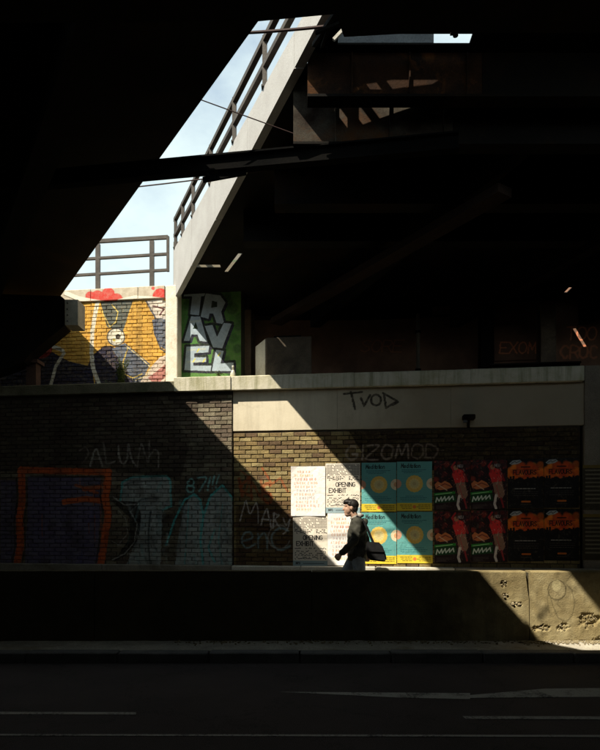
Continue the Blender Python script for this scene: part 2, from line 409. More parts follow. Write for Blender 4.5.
# painted lines on the asphalt, wedge-shaped turn markings among them
def marking(pts, label):
    bm = bmesh.new(); P = []
    for px, py in pts:
        Y = EYE * F / (py - HY); P.append(((px - 300) / F * Y, Y))
    if len(P) == 4 and pts[0][1] > pts[1][1]: P = P[::-1]
    prism(bm, P, lambda a, b: .001, lambda a, b: .004)
    o = obj('road_marking', bm, M_white); tag(o, kind='structure'); return o
marking([(280, 692.2), (470, 693.5), (470, 699.5), (400, 698)], '')
marking([(470, 695.5), (545, 689), (640, 688), (640, 697), (470, 698.2)], '')
marking([(462, 716.5), (680, 717), (680, 720), (466, 719.3)], '')
marking([(-60, 712), (136, 712.6), (136, 715), (-60, 714.6)], '')
marking([(-80, 734.2), (680, 735.6), (680, 737.6), (-80, 736)], '')
# earth bank behind the upper walls
bm = bmesh.new(); box(bm, -60, 60, 13.2, 60, -.01, 5.2)
tag(obj('embankment', bm, M_earth), kind='structure')
bm = bmesh.new()  # second bank, unseen behind the camera, added to block stray sky light
hexa(bm, [Vector(p) for p in ((-46, -30, -.01), (46, -30, -.01), (46, -7.5, -.01), (-46, -7.5, -.01), (-46, -30, 5.6), (46, -30, 5.6), (46, -10.5, 5.6), (-46, -10.5, 5.6))])
tag(obj('embankment', bm, M_earth), kind='structure')

# ------------------------------------------------------------------ low concrete wall along the street
cpar = None
def parapet_material():
    # dark chalk scrawl of a face, in wall-plane metres (x, z)
    cv = Canvas(420, 200); x0, x1 = 2.7, 4.2; z1 = .96
    def mp_(px, py):
        p = at(px, py, YP); return ((p.x - x0) / (x1 - x0) * 420, p.z / z1 * 200)
    cv.map = mp_; cv.k = 280
    dk = (70, 62, 42)
    for k in range(3):
        cv.stroke([(557 + 9 * math.cos(a), 590 + 9 * math.sin(a) * 1.1) for a in np.linspace(0, 6.3 + k, 24)], .012, dk, .5)
    cv.stroke([(550, 596), (553, 606), (558, 618), (566, 622), (572, 616), (575, 603), (572, 590), (564, 582)], .014, dk, .55)
    cv.stroke([(560, 598), (557, 604), (561, 608)], .01, dk, .5); cv.stroke([(552, 583), (547, 598), (549, 612)], .012, dk, .45)
    cv.stroke([(566, 582), (572, 574)], .012, dk, .5); cv.disc((556.5, 585.5), .055, (196, 184, 140), .5)
    img = cv.image('chalk_scrawl')
    m, t, b = nmat('rough_old_concrete', .95, .2)
    n1 = noise_node(t, 2.2, 7, .65, dist=.3); n2 = noise_node(t, 55., 5, .7); n3 = noise_node(t, 7., 6, .7, dist=.8)
    col = ramp(t, n1.outputs['Fac'], [(.3, (.13, .095, .040, 1)), (.5, (.26, .205, .10, 1)), (.72, (.38, .32, .18, 1))]).outputs[0]
    f = ramp(t, n3.outputs['Fac'], [(.52, (0, 0, 0, 1)), (.68, (.7, .7, .7, 1))]); col = mix(t, f.outputs[0], col, (.17, .135, .07, 1))
    col = streaks(t, col, .6, (.12, .095, .05, 1), 6., .6)
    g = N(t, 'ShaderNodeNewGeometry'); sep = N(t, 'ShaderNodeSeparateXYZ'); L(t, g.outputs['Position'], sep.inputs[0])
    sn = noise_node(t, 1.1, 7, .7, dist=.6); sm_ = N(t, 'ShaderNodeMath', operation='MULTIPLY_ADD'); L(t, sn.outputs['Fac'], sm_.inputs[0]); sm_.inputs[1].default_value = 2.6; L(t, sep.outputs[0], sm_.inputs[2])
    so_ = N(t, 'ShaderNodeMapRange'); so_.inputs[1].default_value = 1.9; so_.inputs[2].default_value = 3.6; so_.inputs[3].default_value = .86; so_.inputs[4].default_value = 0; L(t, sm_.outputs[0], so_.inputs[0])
    col = mix(t, so_.outputs[0], col, (.042, .034, .020, 1))  # shade of the wall's left stretch mixed into the concrete colour
    a = N(t, 'ShaderNodeMapRange', clamp=False); a.inputs[1].default_value = x0; a.inputs[2].default_value = x1; L(t, sep.outputs[0], a.inputs[0])
    bb = N(t, 'ShaderNodeMapRange', clamp=False); bb.inputs[1].default_value = 0; bb.inputs[2].default_value = z1; L(t, sep.outputs[2], bb.inputs[0])
    c = N(t, 'ShaderNodeCombineXYZ'); L(t, a.outputs[0], c.inputs[0]); L(t, bb.outputs[0], c.inputs[1])
    col = paint_over(t, col, img, c.outputs[0], .9, .4)
    L(t, col, b.inputs['Base Color']); bump(t, b, n2.outputs['Fac'], .8, .012)
    return m
M_par = parapet_material()
M_pebble = grainy('exposed_pebbles', (.15, .115, .06, 1), (.34, .285, .18, 1), 25., 90., .9)
par = empty('low_concrete_wall', (0, YP, 0), 'low weathered concrete wall along the street with a cracked joint near its sunlit end', 'wall')
ZT = .945
SP = [(504, 584, .05, .06), (507, 596, .06, .05), (513, 604, .05, .03), (541, 628, .16, .045), (563, 627, .12, .06), (588, 620, .16, .12), (575, 642, .2, .03), (520, 604, .05, .03), (598, 640, .15, .05), (596, 618, .1, .05)]
SPW = [(at(px, py, YP).x, at(px, py, YP).z, rx * .72, rz * .8) for px, py, rx, rz in SP]
def spall(x, z):
    s = 0
    for cx, cz, rx, rz in SPW:
        q = ((x - cx) / rx) ** 2 + ((z - cz) / rz) ** 2 + 1.1 * noise.noise(Vector((x * 11, z * 11, 3))) + .6 * noise.noise(Vector((x * 30, z * 30, 8)))
        s = max(s, min(1, max(0, (1.15 - q) * 2.)))
    return s
M_par2 = grainy('dark_wall_concrete', (.05, .042, .024, 1), (.10, .085, .05, 1), 1.6, 55., .95, (.03, .026, .016, 1), .6, .012)  # dark tone for the fillers behind the wall joints
def par_section(xa, xb, fine, notch=0., mat=None):
    bm = bmesh.new(); st = .0135 if fine else .12
    nx = max(2, int((xb - xa) / st)); nz = max(2, int(.97 / st))
    g = []
    for i in range(nx + 1):
        row = []
        for j in range(nz + 1):
            z = .02 + (ZT - .02) * j / nz
            xr = xb - notch * max(0, (z - .62) / (ZT - .62)) ** .8
            x = xa + (xr - xa) * i / nx
            y = YP - .012 * noise.noise(Vector((x * 2.2, z * 2.2, 0))) - .006 * noise.noise(Vector((x * 11, z * 11, 5)))
            if fine:
                s = spall(x, z); y += .024 * s - s * .026 * noise.noise(Vector((x * 21, z * 21, 1))) - s * .014 * noise.noise(Vector((x * 47, z * 47, 4)))
            if j == nz: y += .012; z += .006 * noise.noise(Vector((x * 6, 0, 0)))
            row.append(bm.verts.new((x, y, z)))
        g.append(row)
    for i in range(nx):
        for j in range(nz): bm.faces.new((g[i][j], g[i + 1][j], g[i + 1][j + 1], g[i][j + 1]))
    back = [(bm.verts.new((g[i][0].co.x, YP + .16, .02)), bm.verts.new((g[i][nz].co.x, YP + .16, ZT))) for i in range(nx + 1)]
    for i in range(nx):
        bm.faces.new((g[i][nz], g[i + 1][nz], back[i + 1][1], back[i][1])); bm.faces.new((back[i][0], back[i][1], back[i + 1][1], back[i + 1][0]))
    for i in (0, nx):
        bm.faces.new([g[i][j] for j in range(nz + 1)] + [back[i][1], back[i][0]])
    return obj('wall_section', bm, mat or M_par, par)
XJ = at(529, 600, YP).x
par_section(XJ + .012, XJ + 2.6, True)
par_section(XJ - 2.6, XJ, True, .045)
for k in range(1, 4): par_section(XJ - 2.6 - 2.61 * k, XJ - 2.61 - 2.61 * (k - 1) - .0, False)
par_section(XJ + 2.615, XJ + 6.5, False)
for xj in (XJ, XJ + 2.607, *(XJ - 2.605 - 2.61 * k for k in range(4))):
    bm = bmesh.new(); box(bm, xj - .03, xj + .03, YP + .05, YP + .14, .02, ZT - .02); obj('joint_filler', bm, M_par2, par)
bm = bmesh.new()
for _ in range(160):
    cx, cz, rx, rz = R.choice(SPW); x = cx + R.uniform(-1.1, 1.1) * rx; z = cz + R.uniform(-1.2, 1.2) * rz
    if z < .12 or spall(x, z) < .3 or len(bm.verts) > 26000: continue
    r = R.uniform(.004, .011) * R.choice((.7, 1, 1, 1.3, 2.4)); M = Matrix.Translation((x, YP + .012 - R.random() * .01, z)) @ Matrix.Rotation(R.uniform(0, 6), 4, (R.random(), R.random(), R.random() + .1)) @ Matrix.Diagonal((r * R.uniform(.8, 1.5), r, r * R.uniform(.6, 1), 1))
    bmesh.ops.create_icosphere(bm, subdivisions=1, radius=1, matrix=M)
tag(obj('exposed_pebbles', bm, M_pebble, par), kind='stuff')
# loose grit swept against the foot of the low wall
bm = bmesh.new()
for _ in range(900):
    x = R.uniform(-1.5, 4.4) if R.random() < .4 else R.uniform(2.6, 4.4); y = YP - .02 - abs(R.gauss(0, .09)); r = R.uniform(.004, .015)
    bmesh.ops.create_icosphere(bm, subdivisions=1, radius=1, matrix=Matrix.Translation((x, y, .112 + r * .3)) @ Matrix.Diagonal((r * R.uniform(.8, 1.6), r, r * .7, 1)))
tag(obj('grit', bm, M_pebble), kind='stuff')

# ------------------------------------------------------------------ brick retaining wall with its paint
LU0, LU1 = -9.5, ow(232.5, 480, .04)[0]
RU0, RU1 = LU1 + .006, ow(580, 480)[0]
Z0, ZL, ZB = 0.10, 3.73, 3.05
RES = 110
cvL = Canvas(int((LU1 - LU0) * RES), int(4 * RES))
cvL.map = lambda px, py: ((ow(px, py, .05)[0] - LU0) * RES, ow(px, py, .05)[1] * RES); cvL.k = RES / 60.   # widths in picture pixels
OR, PU, TE, PA = (226, 102, 44), (104, 96, 136), (92, 206, 204), (196, 206, 204)
cvL.poly([(-300, 385), (150, 385), (190, 440), (180, 480), (110, 470), (-300, 475)], (40, 26, 20), .72); cvL.poly([(150, 385), (200, 385), (196, 420), (190, 440)], (60, 44, 34), .4)  # broad dark brown area laid over the upper left brick
cvL.poly([(27, 476), (100, 476), (104, 500), (98, 530), (104, 569), (24, 569), (27, 520)], PU, .75)
cvL.poly([(0, 480), (16, 480), (18, 569), (0, 569)], PU, .6)
cvL.stroke([(21, 470), (22, 500), (19, 520), (20, 545), (16, 569)], 8, OR, .95)
cvL.stroke([(21, 470), (60, 471), (108, 472)], 7, OR, .95); cvL.stroke([(108, 472), (107, 486), (105, 497), (108, 515), (104, 540), (100, 569)], 8, OR, .95)
cvL.stroke([(64, 502), (84, 499), (104, 501)], 6, OR, .95)
cvL.stroke([(84, 489), (100, 487)], 5, OR, .8); cvL.stroke([(75, 485), (97, 493)], 3, OR, .7)
for off in (-5, 5): cvL.stroke([(21 + off, 478), (22 + off, 500), (19 + off, 520), (20 + off, 545), (16 + off, 569)], 1.2, (30, 16, 14), .8)
cvL.stroke([(30, 476), (104, 477)], 1.2, (30, 16, 14), .8); cvL.stroke([(101, 480), (100, 497), (103, 515), (99, 540), (95, 569)], 1.2, (30, 16, 14), .8)
cvL.poly([(120, 500), (122, 482), (132, 477), (166, 476), (170, 480), (171, 506), (162, 512), (160, 569), (124, 569), (136, 540), (138, 515)], PA, .62)
cvL.stroke([(120, 500), (122, 482), (132, 477), (166, 476), (170, 480), (171, 506), (162, 510)], 2.2, TE, .7)
cvL.poly([(110, 500), (136, 502), (141, 516), (138, 540), (126, 555), (113, 562), (128, 540), (130, 518)], (22, 22, 24), .85)
cvL.stroke([(113, 497), (124, 505), (138, 504), (130, 512), (137, 524), (134, 542), (124, 554), (112, 560)], 1.3, (205, 200, 190), .8)
cvL.stroke([(118, 510), (126, 520), (127, 534), (118, 545), (110, 540)], 1.0, (195, 190, 180), .6)
cvL.poly([(174, 569), (178, 535), (184, 505), (192, 495), (200, 498), (204, 514), (210, 496), (222, 486), (232, 498), (238, 530), (240, 569)], PA, .66)
cvL.stroke([(166, 545), (174, 520), (184, 500), (194, 494), (200, 500), (203, 516), (210, 496), (222, 485), (232, 498), (238, 525), (241, 569)], 2.2, TE, .85)
cvL.stroke([(203, 516), (200, 540), (203, 566)], 2.2, TE, .8); cvL.stroke([(188, 510), (186, 540), (184, 566)], 1.2, TE, .5); cvL.stroke([(222, 505), (218, 540), (222, 566)], 1.2, TE, .5)
cvL.stroke([(214, 530), (208, 548), (214, 562)], 2, TE, .6)
cvL.text('87!!!', 185, 492, 13, 1.5, (150, 214, 210), 1, .82, .1, .7, up=-1, dy=-1.0, hand=.09)
for st in ([(79, 451), (85, 447), (88, 454), (82, 463)], [(90, 466), (93, 454), (96, 449), (99, 457), (102, 466)], [(91, 460), (100, 459)], [(103, 443), (105, 455), (106, 464), (115, 461)], [(118, 446), (119, 458), (123, 464), (127, 458), (128, 444), (131, 458), (135, 465)], [(137, 467), (139, 452), (141, 443), (145, 455), (148, 462), (149, 441)], [(149, 456), (154, 450), (158, 453), (158, 468)]):
    cvL.stroke(smooth(st), R.uniform(1.4, 2.2), (210, 206, 196), R.uniform(.5, .8), 2.4)
cvL.stroke([(112, 412), (150, 409), (185, 412)], 1.5, (150, 140, 120), .3)
for _ in range(150):                     # scribbled fill, drips and overspray on the pale and orange letters
    x, y = R.choice([(R.uniform(124, 168), R.uniform(480, 565)), (R.uniform(178, 238), R.uniform(500, 566)), (R.uniform(30, 98), R.uniform(478, 566))])
    if x < 100: cl = R.choice([(84, 76, 124), (60, 52, 84), (120, 110, 150)])
    else: cl = R.choice([(214, 220, 216), (150, 176, 176), (120, 136, 140), (84, 92, 92), (110, 190, 190)])
    cvL.stroke([(x, y), (x + R.uniform(-5, 5), y + R.uniform(3, 14))], R.uniform(.8, 3.5), cl, R.uniform(.15, .5), 3.)
for _ in range(26):
    x = R.choice([R.uniform(18, 26), R.uniform(100, 108), R.uniform(40, 104), R.uniform(170, 240)]); y = R.uniform(472, 530); cvL.stroke([(x, y), (x + .3, y + R.uniform(8, 30))], .7, OR if x < 110 else TE, .6)
for _ in range(60): cvL.disc((R.uniform(0, 245), R.uniform(450, 568)), R.uniform(2, 8), R.choice([(30, 24, 20), (70, 60, 52), (46, 36, 32)]), .22, 12)
cvL.stroke(smooth([(124, 486), (134, 482), (165, 481)]), 1.2, (60, 70, 72), .6, 2); cvL.stroke(smooth([(150, 512), (148, 540), (150, 566)]), 1.6, (50, 60, 62), .7, 2); cvL.stroke(smooth([(132, 512), (140, 500), (158, 498)]), 1.4, (50, 60, 62), .6, 2)
imgL = cvL.image('left_wall_paint')
T_left = [(.24, .205, .14, 1), (.19, .155, .105, 1), (.28, .24, .165, 1), (.15, .115, .085, 1), (.22, .185, .135, 1), (.185, .14, .10, 1)]
M_brickL = brick_mat('sooty_grey_brick', T_left, imgL, (LU0, LU1, 0, 4.0))
M_mortar = grainy('dark_mortar', (.045, .036, .026, 1), (.085, .068, .048, 1), 6., 60., .95)
def mortar_mat(name, img, ext, base=((.045, .036, .026, 1), (.085, .068, .048, 1)), pstr=.35):
    m, t, b = nmat(name, .95, .1); uv, u, z = wall_uv(t, *ext)
    n = noise_node(t, 12.); col = ramp(t, n.outputs['Fac'], [(.35, base[0]), (.68, base[1])]).outputs[0]
    col = paint_over(t, col, img, uv, pstr, .4); L(t, col, b.inputs['Base Color']); bump(t, b, n.outputs['Fac'], .5, .01); return m
M_mortL = mortar_mat('dark_mortar_painted', imgL, (LU0, LU1, 0, 4.0))

cvR = Canvas(int((RU1 - RU0) * RES), int(4 * RES))
cvR.map = lambda px, py: ((ow(px, py, .015)[0] - RU0) * RES, ow(px, py, .015)[1] * RES); cvR.k = RES / 60.
BRN = (168, 78, 40)
cvR.poly([(345, 425), (600, 420), (600, 470), (372, 470)], (30, 17, 13), .97); cvR.poly([(236, 505), (292, 500), (300, 560), (320, 572), (236, 572)], (58, 30, 22), .7)  # dark red-brown areas laid over the brick, upper right and lower left
cvR.text('KNS', 242, 497, 19, 3.0, BRN, .9, .56, -.1, .5, up=-1, dy=2.5, hand=.12)
cvR.stroke([(262, 468), (272, 484), (280, 478), (288, 492)], 2.2, BRN, .6); cvR.stroke([(240, 470), (250, 478), (246, 490)], 2., BRN, .6)
for st in ([(240, 521), (243, 510), (246, 501), (250, 514), (256, 503), (258, 512), (258, 523)], [(261, 525), (264, 514), (267, 509), (269, 518), (271, 527)], [(262, 519), (271, 520)], [(273, 528), (274, 513)], [(273, 514), (279, 515), (275, 520), (281, 529)], [(283, 518), (286, 525), (290, 519)], [(290, 519), (287, 530), (283, 534)]):
    cvR.stroke(smooth(st), R.uniform(1.3, 1.9), (228, 224, 220), R.uniform(.75, 1), 2.)
for st in ([(243, 541), (252, 538), (250, 532), (244, 534), (242, 542), (247, 548), (255, 544)], [(258, 548), (258, 534)], [(258, 539), (264, 533), (267, 540), (267, 549)], [(288, 531), (280, 528), (272, 535), (273, 545), (281, 550), (290, 546)]):
    cvR.stroke(smooth(st), R.uniform(1.9, 2.5), (150, 190, 202), R.uniform(.7, .95), 2.4)
cvR.stroke(arc(279, 537, 11, 12, 20, 330, 16), 1.5, (205, 208, 208), .6, 2.)
cvR.text('GIZOMOD', 345, 460, 14, 1.9, (196, 180, 166), .75, 1.06, .1, .85, up=-1, dy=-.35, hand=.13)
cvR.stroke([(236, 524), (262, 525), (292, 524)], .8, (160, 160, 160), .45)
cvR.stroke([(535, 430), (545, 424), (552, 436), (561, 427)], 1.2, (105, 80, 66), .5)
imgR = cvR.image('right_wall_paint')
T_right = [(.33, .245, .105, 1), (.26, .19, .08, 1), (.38, .30, .14, 1), (.22, .15, .068, 1), (.31, .235, .105, 1), (.28, .195, .085, 1), (.17, .11, .06, 1), (.30, .22, .10, 1)]
M_brickR = brick_mat('ochre_brick', T_right, imgR, (RU0, RU1, 0, 4.0), (.06, .04, .025, 1), .6)
M_mortR = mortar_mat('dark_mortar_tagged', imgR, (RU0, RU1, 0, 4.0))

def brick_mesh(seed, bl, bh, dep):
    """one worn brick: arrised front, its origin at the lower left corner of the back"""
    rr = random.Random(seed); bm = bmesh.new(); j = lambda s: rr.uniform(-s, s)
    l, h, c = bl - .011, bh - .011, .005
    ring0 = [(0, 0, 0), (l, 0, 0), (l, 0, h), (0, 0, h)]
    ring1 = [(x + j(.0035), -dep + c, z + j(.003)) for x, _, z in ring0]
    ring2 = [(x + (c if x == 0 else -c) + (abs(j(.006)) if x == 0 else -abs(j(.006))), -dep + j(.003), z + (c if z == 0 else -c) + j(.003)) for x, _, z in ring0]
    vs = [[bm.verts.new(p) for p in rg] for rg in (ring0, ring1, ring2)]
    for a, b in ((0, 1), (1, 2)):
        for k in range(4): bm.faces.new((vs[a][k], vs[a][(k + 1) % 4], vs[b][(k + 1) % 4], vs[b][k]))
    bm.faces.new(vs[2]); return bm
def brick_courses(parent, mat, u0, u1, z0, z1, d, score, bl=BL, bh=BH, maxn=300, dep=.016):
    """running bond: the best placed bricks are objects, the others one joined part"""
    full = [mesh_from(brick_mesh(s, bl, bh, dep), 'brick', mat) for s in range(14)]
    half = [mesh_from(brick_mesh(s + 50, bl / 2, bh, dep), 'brick', mat) for s in range(3)]
    cells = []
    r0 = int(math.floor(z0 / bh))
    for row in range(r0, int(z1 / bh) + 1):
        z = row * bh
        if z < z0 - 1e-6 or z + bh - .012 > z1: continue
        sh = (row % 2) * .5
        k = int(math.floor(u0 / bl)) - 1
        while True:
            a, b = (k - sh) * bl, (k + 1 - sh) * bl
            if a > u1: break
            k += 1
            a2, b2 = max(a, u0), min(b, u1)
            if b2 - a2 < .05: continue
            cells.append((a2, b2, z))
    cells.sort(key=lambda c: -score((c[0] + c[1]) / 2, c[2] + bh / 2))
    rest = bmesh.new()
    rotm = Matrix.Rotation(-TH, 4, 'Z')
    for i, (a, b, z) in enumerate(cells):
        wd = b - a; lib = full if wd > bl * .75 else half
        sx = (wd - .011) / ((bl if wd > bl * .75 else bl / 2) - .011)
        dd = d + R.uniform(-.0035, .0035) - (.007 if R.random() < .06 else 0)
        loc = W(a + .0055 + R.uniform(-.0025, .0025), z + .0055 + R.uniform(-.0025, .0025), dd)
        if i < maxn:
            o = bpy.data.objects.new('brick', lib[i % len(lib)]); link(o, parent)
            o.location = loc - parent.location; o.rotation_euler = (0, 0, -TH); o.scale = (sx, 1, 1)
        else:
            t = brick_mesh(i % 40, bl, bh, dep); s0 = (wd - .011) / (bl - .011)
            M = Matrix.Translation(loc) @ rotm @ Matrix.Diagonal((s0, 1, 1, 1))
            vm = {v: rest.verts.new(M @ v.co) for v in t.verts}
            for f in t.faces: rest.faces.new([vm[v] for v in f.verts])
            t.free()
    if len(rest.verts):
        o = obj('more_bricks', rest, mat, parent); o['kind'] = 'stuff'
    else: rest.free()
bwl = empty('brick_wall', W((LU0 + LU1) / 2, 0, .04), 'long dark brick retaining wall with orange and pale teal graffiti lettering', 'wall')
bm = bmesh.new(); wbox(bm, LU0, LU1, -.6, .03, 0, ZL); obj('wall_core', bm, M_mortL, bwl)
def scoreL(u, z):
    if z < .75: return -9
    return -abs(u + 1.9) + (2 if z > 2.5 and u > -2.4 else 0) - .02 * z
brick_courses(bwl, M_brickL, LU0 + 1.6, LU1 - .004, .72, ZL, .03, scoreL)
bwr = empty('brick_wall', W((RU0 + RU1) / 2, 0, 0), 'ochre brick wall under the concrete beam, pasted with posters and scrawled with tags', 'wall')
bm = bmesh.new(); wbox(bm, RU0, RU1, -.6, 0, 0, ZB); obj('wall_core', bm, M_mortR, bwr)
def scoreR(u, z):
    if z < .75: return -9
    pb = u > ow(292, 500)[0] and z < ow(300, 468)[1]
    return (-20 if pb else 0) - abs(u - .2) * .9 - (abs(z - 2.2)) * .3
brick_courses(bwr, M_brickR, RU0 + .004, RU1, .70, ZB, 0, scoreR)
# pale ledge at the foot of the brick wall
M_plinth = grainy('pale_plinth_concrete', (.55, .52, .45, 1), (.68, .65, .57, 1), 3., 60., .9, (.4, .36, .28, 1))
M_plinth_shade = grainy('shaded_plinth_concrete', (.20, .18, .15, 1), (.30, .27, .22, 1), 3., 60., .9, (.14, .12, .09, 1))  # for the plinth blocks out of the sun: shade put into the colour
ft = empty('wall_plinth', W(0, 0, .1), 'pale concrete ledge along the foot of the brick wall behind the walker', 'ledge')
cuts = [-7.9, -5.6, -3.4, RU0, .02, 1.25, 2.5, 3.7, 5.4]
for a, b in zip(cuts[:-1], cuts[1:]):
    bm = bmesh.new(); zt = .797 + R.uniform(-.006, .006)
    wbox(bm, a + .006, b - .004, .018 if a >= RU0 - .01 else .05, .16, 0.1, zt)
    bmesh.ops.bevel(bm, geom=bm.edges[:], offset=.012, segments=1, affect='EDGES')
    obj('ledge_block', bm, M_plinth if RU0 - .01 <= a < 2.4 else M_plinth_shade, ft)

# concrete beam over the posters
cvB = Canvas(640, 90); BU0, BU1 = RU0, RU1 + .05
cvB.map = lambda px, py: ((ow(px, py, .02)[0] - BU0) / (BU1 - BU0) * 640, (ow(px, py, .02)[1] - ZB) / (ZL - ZB) * 90); cvB.k = 640 / ((BU1 - BU0) * 60)
for st in ([(344, 394), (362, 392)], [(351, 392), (355, 409)], [(361, 398), (364, 406), (370, 395)], arc(376, 400, 5, 5.5, 0, 360, 12), [(384, 394), (386, 408), (397, 401), (383, 393)], [(398, 402), (393, 405)]):
    cvB.stroke(st, 2.3, (28, 22, 16), .95)
imgB = cvB.image('beam_tag')
m, t, b = nmat('beam_concrete', .9, .25)
uv, u, z = wall_uv(t, BU0, BU1, ZB, ZL)
n1 = noise_node(t, 1.2, 6); n2 = noise_node(t, 60., 4, .7); n4 = noise_node(t, 3.2, 8, .75, dist=.7)
col = ramp(t, n1.outputs['Fac'], [(.35, (.56, .49, .36, 1)), (.65, (.68, .61, .47, 1))]).outputs[0]
f = ramp(t, n4.outputs['Fac'], [(.54, (0, 0, 0, 1)), (.72, (.55, .55, .55, 1))]); col = mix(t, f.outputs[0], col, (.40, .35, .26, 1))
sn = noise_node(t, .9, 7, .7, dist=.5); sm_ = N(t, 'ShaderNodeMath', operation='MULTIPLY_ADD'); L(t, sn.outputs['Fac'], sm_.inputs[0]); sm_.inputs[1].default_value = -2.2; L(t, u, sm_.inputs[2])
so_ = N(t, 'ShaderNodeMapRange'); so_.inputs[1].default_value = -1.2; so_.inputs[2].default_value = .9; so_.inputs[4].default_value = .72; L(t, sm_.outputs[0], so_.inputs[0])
col = mix(t, so_.outputs[0], col, (.20, .155, .105, 1))  # shade on the beam's right part, darkened into its colour
col = streaks(t, col, .4, (.30, .26, .19, 1), 7., .7)
col = paint_over(t, col, imgB, uv, .95, .3)
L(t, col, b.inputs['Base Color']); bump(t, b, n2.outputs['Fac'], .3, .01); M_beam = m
beam = empty('concrete_beam', W((BU0 + BU1) / 2, ZB, 0), 'long beige concrete beam with the black tag TVOD above the posters', 'beam')
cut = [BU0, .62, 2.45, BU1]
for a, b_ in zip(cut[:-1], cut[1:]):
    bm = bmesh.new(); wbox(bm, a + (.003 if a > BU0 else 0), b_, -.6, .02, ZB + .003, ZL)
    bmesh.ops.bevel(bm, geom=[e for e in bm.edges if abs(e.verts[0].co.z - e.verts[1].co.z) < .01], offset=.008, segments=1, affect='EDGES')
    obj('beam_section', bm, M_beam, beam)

# coping ledge on top
m, t, b = nmat('mossy_coping', .9, .2)
n1 = noise_node(t, 3., 7, .7, dist=.4); n2 = noise_node(t, 50., 4)
col = ramp(t, n1.outputs['Fac'], [(.4, (.58, .54, .44, 1)), (.7, (.40, .37, .24, 1))]).outputs[0]
col = streaks(t, col, .8, (.16, .16, .06, 1), 10., .8)
L(t, col, b.inputs['Base Color']); bump(t, b, n2.outputs['Fac'], .5, .012); M_cop = m
M_cop_shade = grainy('shaded_mossy_coping', (.10, .09, .055, 1), (.19, .17, .11, 1), 3., 50., .95, (.06, .065, .03, 1), .6, .02)  # mossy coping left of the shadow edge, its shade included in the colour
ledge = empty('coping_ledge', W(0, ZL, 0), 'mossy concrete coping ledge running along the top of the brick wall', 'ledge')
UE = ow(174, 385, .15)[0]
segs = [(-9, -5.6, 3.90, M_cop_shade), (-5.6, UE - .005, 3.905, M_cop_shade), (UE, LU1 - .01, 3.965, M_cop), (LU1 - .005, .9, 3.965, M_cop), (.905, 2.75, 3.962, M_cop), (2.755, RU1 + .02, 3.965, M_cop)]
for a, b_, zt, mm in segs:
    bm = bmesh.new()
    n = max(2, int((b_ - a) / .08)); pr = []
    for i in range(n + 1):
        u_ = a + (b_ - a) * i / n; q = lambda s: .006 * noise.noise(Vector((u_ * 7, s, 0)))
        dF = (.15 if a < RU0 - .1 else .13)
        pr.append([bm.verts.new(p) for p in (W(u_, ZL, -1.3), W(u_, ZL + .003 + q(1), dF), W(u_, zt - .015 + q(2), dF + .004 + q(3)), W(u_, zt + q(4), dF - .02), W(u_, zt, -1.3))])
    for i in range(n):
        for k in range(5): bm.faces.new((pr[i][k], pr[i + 1][k], pr[i + 1][(k + 1) % 5], pr[i][(k + 1) % 5]))
    bm.faces.new(pr[0]); bm.faces.new(pr[-1][::-1])
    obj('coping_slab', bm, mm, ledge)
# dark pier closing the wall at the right
pier = empty('concrete_pier', W(RU1 + .6, 0, 0), 'dark sooty concrete pier at the right end of the poster wall', 'pier')
bm = bmesh.new(); wbox(bm, RU1 + .055, RU1 + 3.2, -.6, .06, .1, 3.975); obj('pier_shaft', bm, M_dconc, pier)

# ------------------------------------------------------------------ mural wall above the ledge (yellow)
DM = -1.12
MU0, MU1 = -8.4, ow(165.5, 330, DM)[0]
ZM0, ZM1 = 3.85, ow(120, 301, DM)[1]
ZC = ow(120, 288.5, DM)[1]
cvM = Canvas(int((MU1 - MU0) * 180), int((ZC - ZM0) * 180))
def mm_(px, py):
    u, z = ow(px, py, DM + .015); return ((u - MU0) * 180, (z - ZM0) * 180)
cvM.map = mm_; cvM.k = 180 / 53.
YE, GR, NV, BG, WH, RD = (212, 162, 70), (88, 94, 88), (30, 33, 58), (92, 101, 116), (222, 214, 194), (190, 46, 40)
cvM.poly([(0, 296), (170, 280), (170, 390), (0, 390)], YE)
cvM.poly([(0, 330), (52, 352), (70, 362), (66, 390), (0, 390)], NV)
cvM.poly([(48, 369), (68, 361), (88, 366), (91, 358), (95, 390), (40, 390)], NV)
cvM.poly([(92, 356), (104, 346), (112, 346), (131, 366), (140, 390), (96, 390)], NV)
cvM.poly([(100, 300), (134, 297), (123, 331), (116, 330), (107, 327)], GR)
cvM.poly([(112, 349), (125, 343), (150, 364), (138, 390), (128, 372)], BG)
cvM.poly([(152, 320), (166, 316), (168, 352), (160, 346), (154, 334)], BG)
cvM.poly([(136, 388), (150, 368), (160, 357), (170, 353), (170, 390)], (206, 188, 172))
cvM.poly([(148, 378), (166, 364), (168, 374), (156, 386)], (150, 62, 62), .6)
cvM.poly([(147, 301), (160, 297), (168, 304), (168, 320), (156, 318), (150, 311)], (214, 206, 200), .9)
cvM.stroke([(153, 306), (164, 309), (160, 315)], 1.6, (70, 30, 40), .8)
cvM.stroke([(98, 300), (95, 315), (92.5, 331), (91.5, 352), (93, 368), (99, 384), (106, 390)], 4.4, WH)
cvM.stroke([(50, 346), (62, 350), (64, 353), (56, 366), (50, 388)], 3.6, WH)
cvM.stroke([(46, 344), (60, 349)], 4, WH)
cvM.stroke([(101, 310), (110, 327), (116, 322), (118, 312), (112, 305)], 1.1, (214, 186, 100))
cvM.stroke([(126, 346), (140, 357), (151, 368), (146, 376), (136, 380)], 1.2, (214, 196, 150)); cvM.stroke([(128, 348), (123, 362), (124, 374), (133, 378), (142, 374)], 1.2, (206, 176, 90))
cvM.stroke([(146, 301), (156, 319), (155, 334), (161, 349), (169, 354)], 1.6, (60, 66, 84), .8)
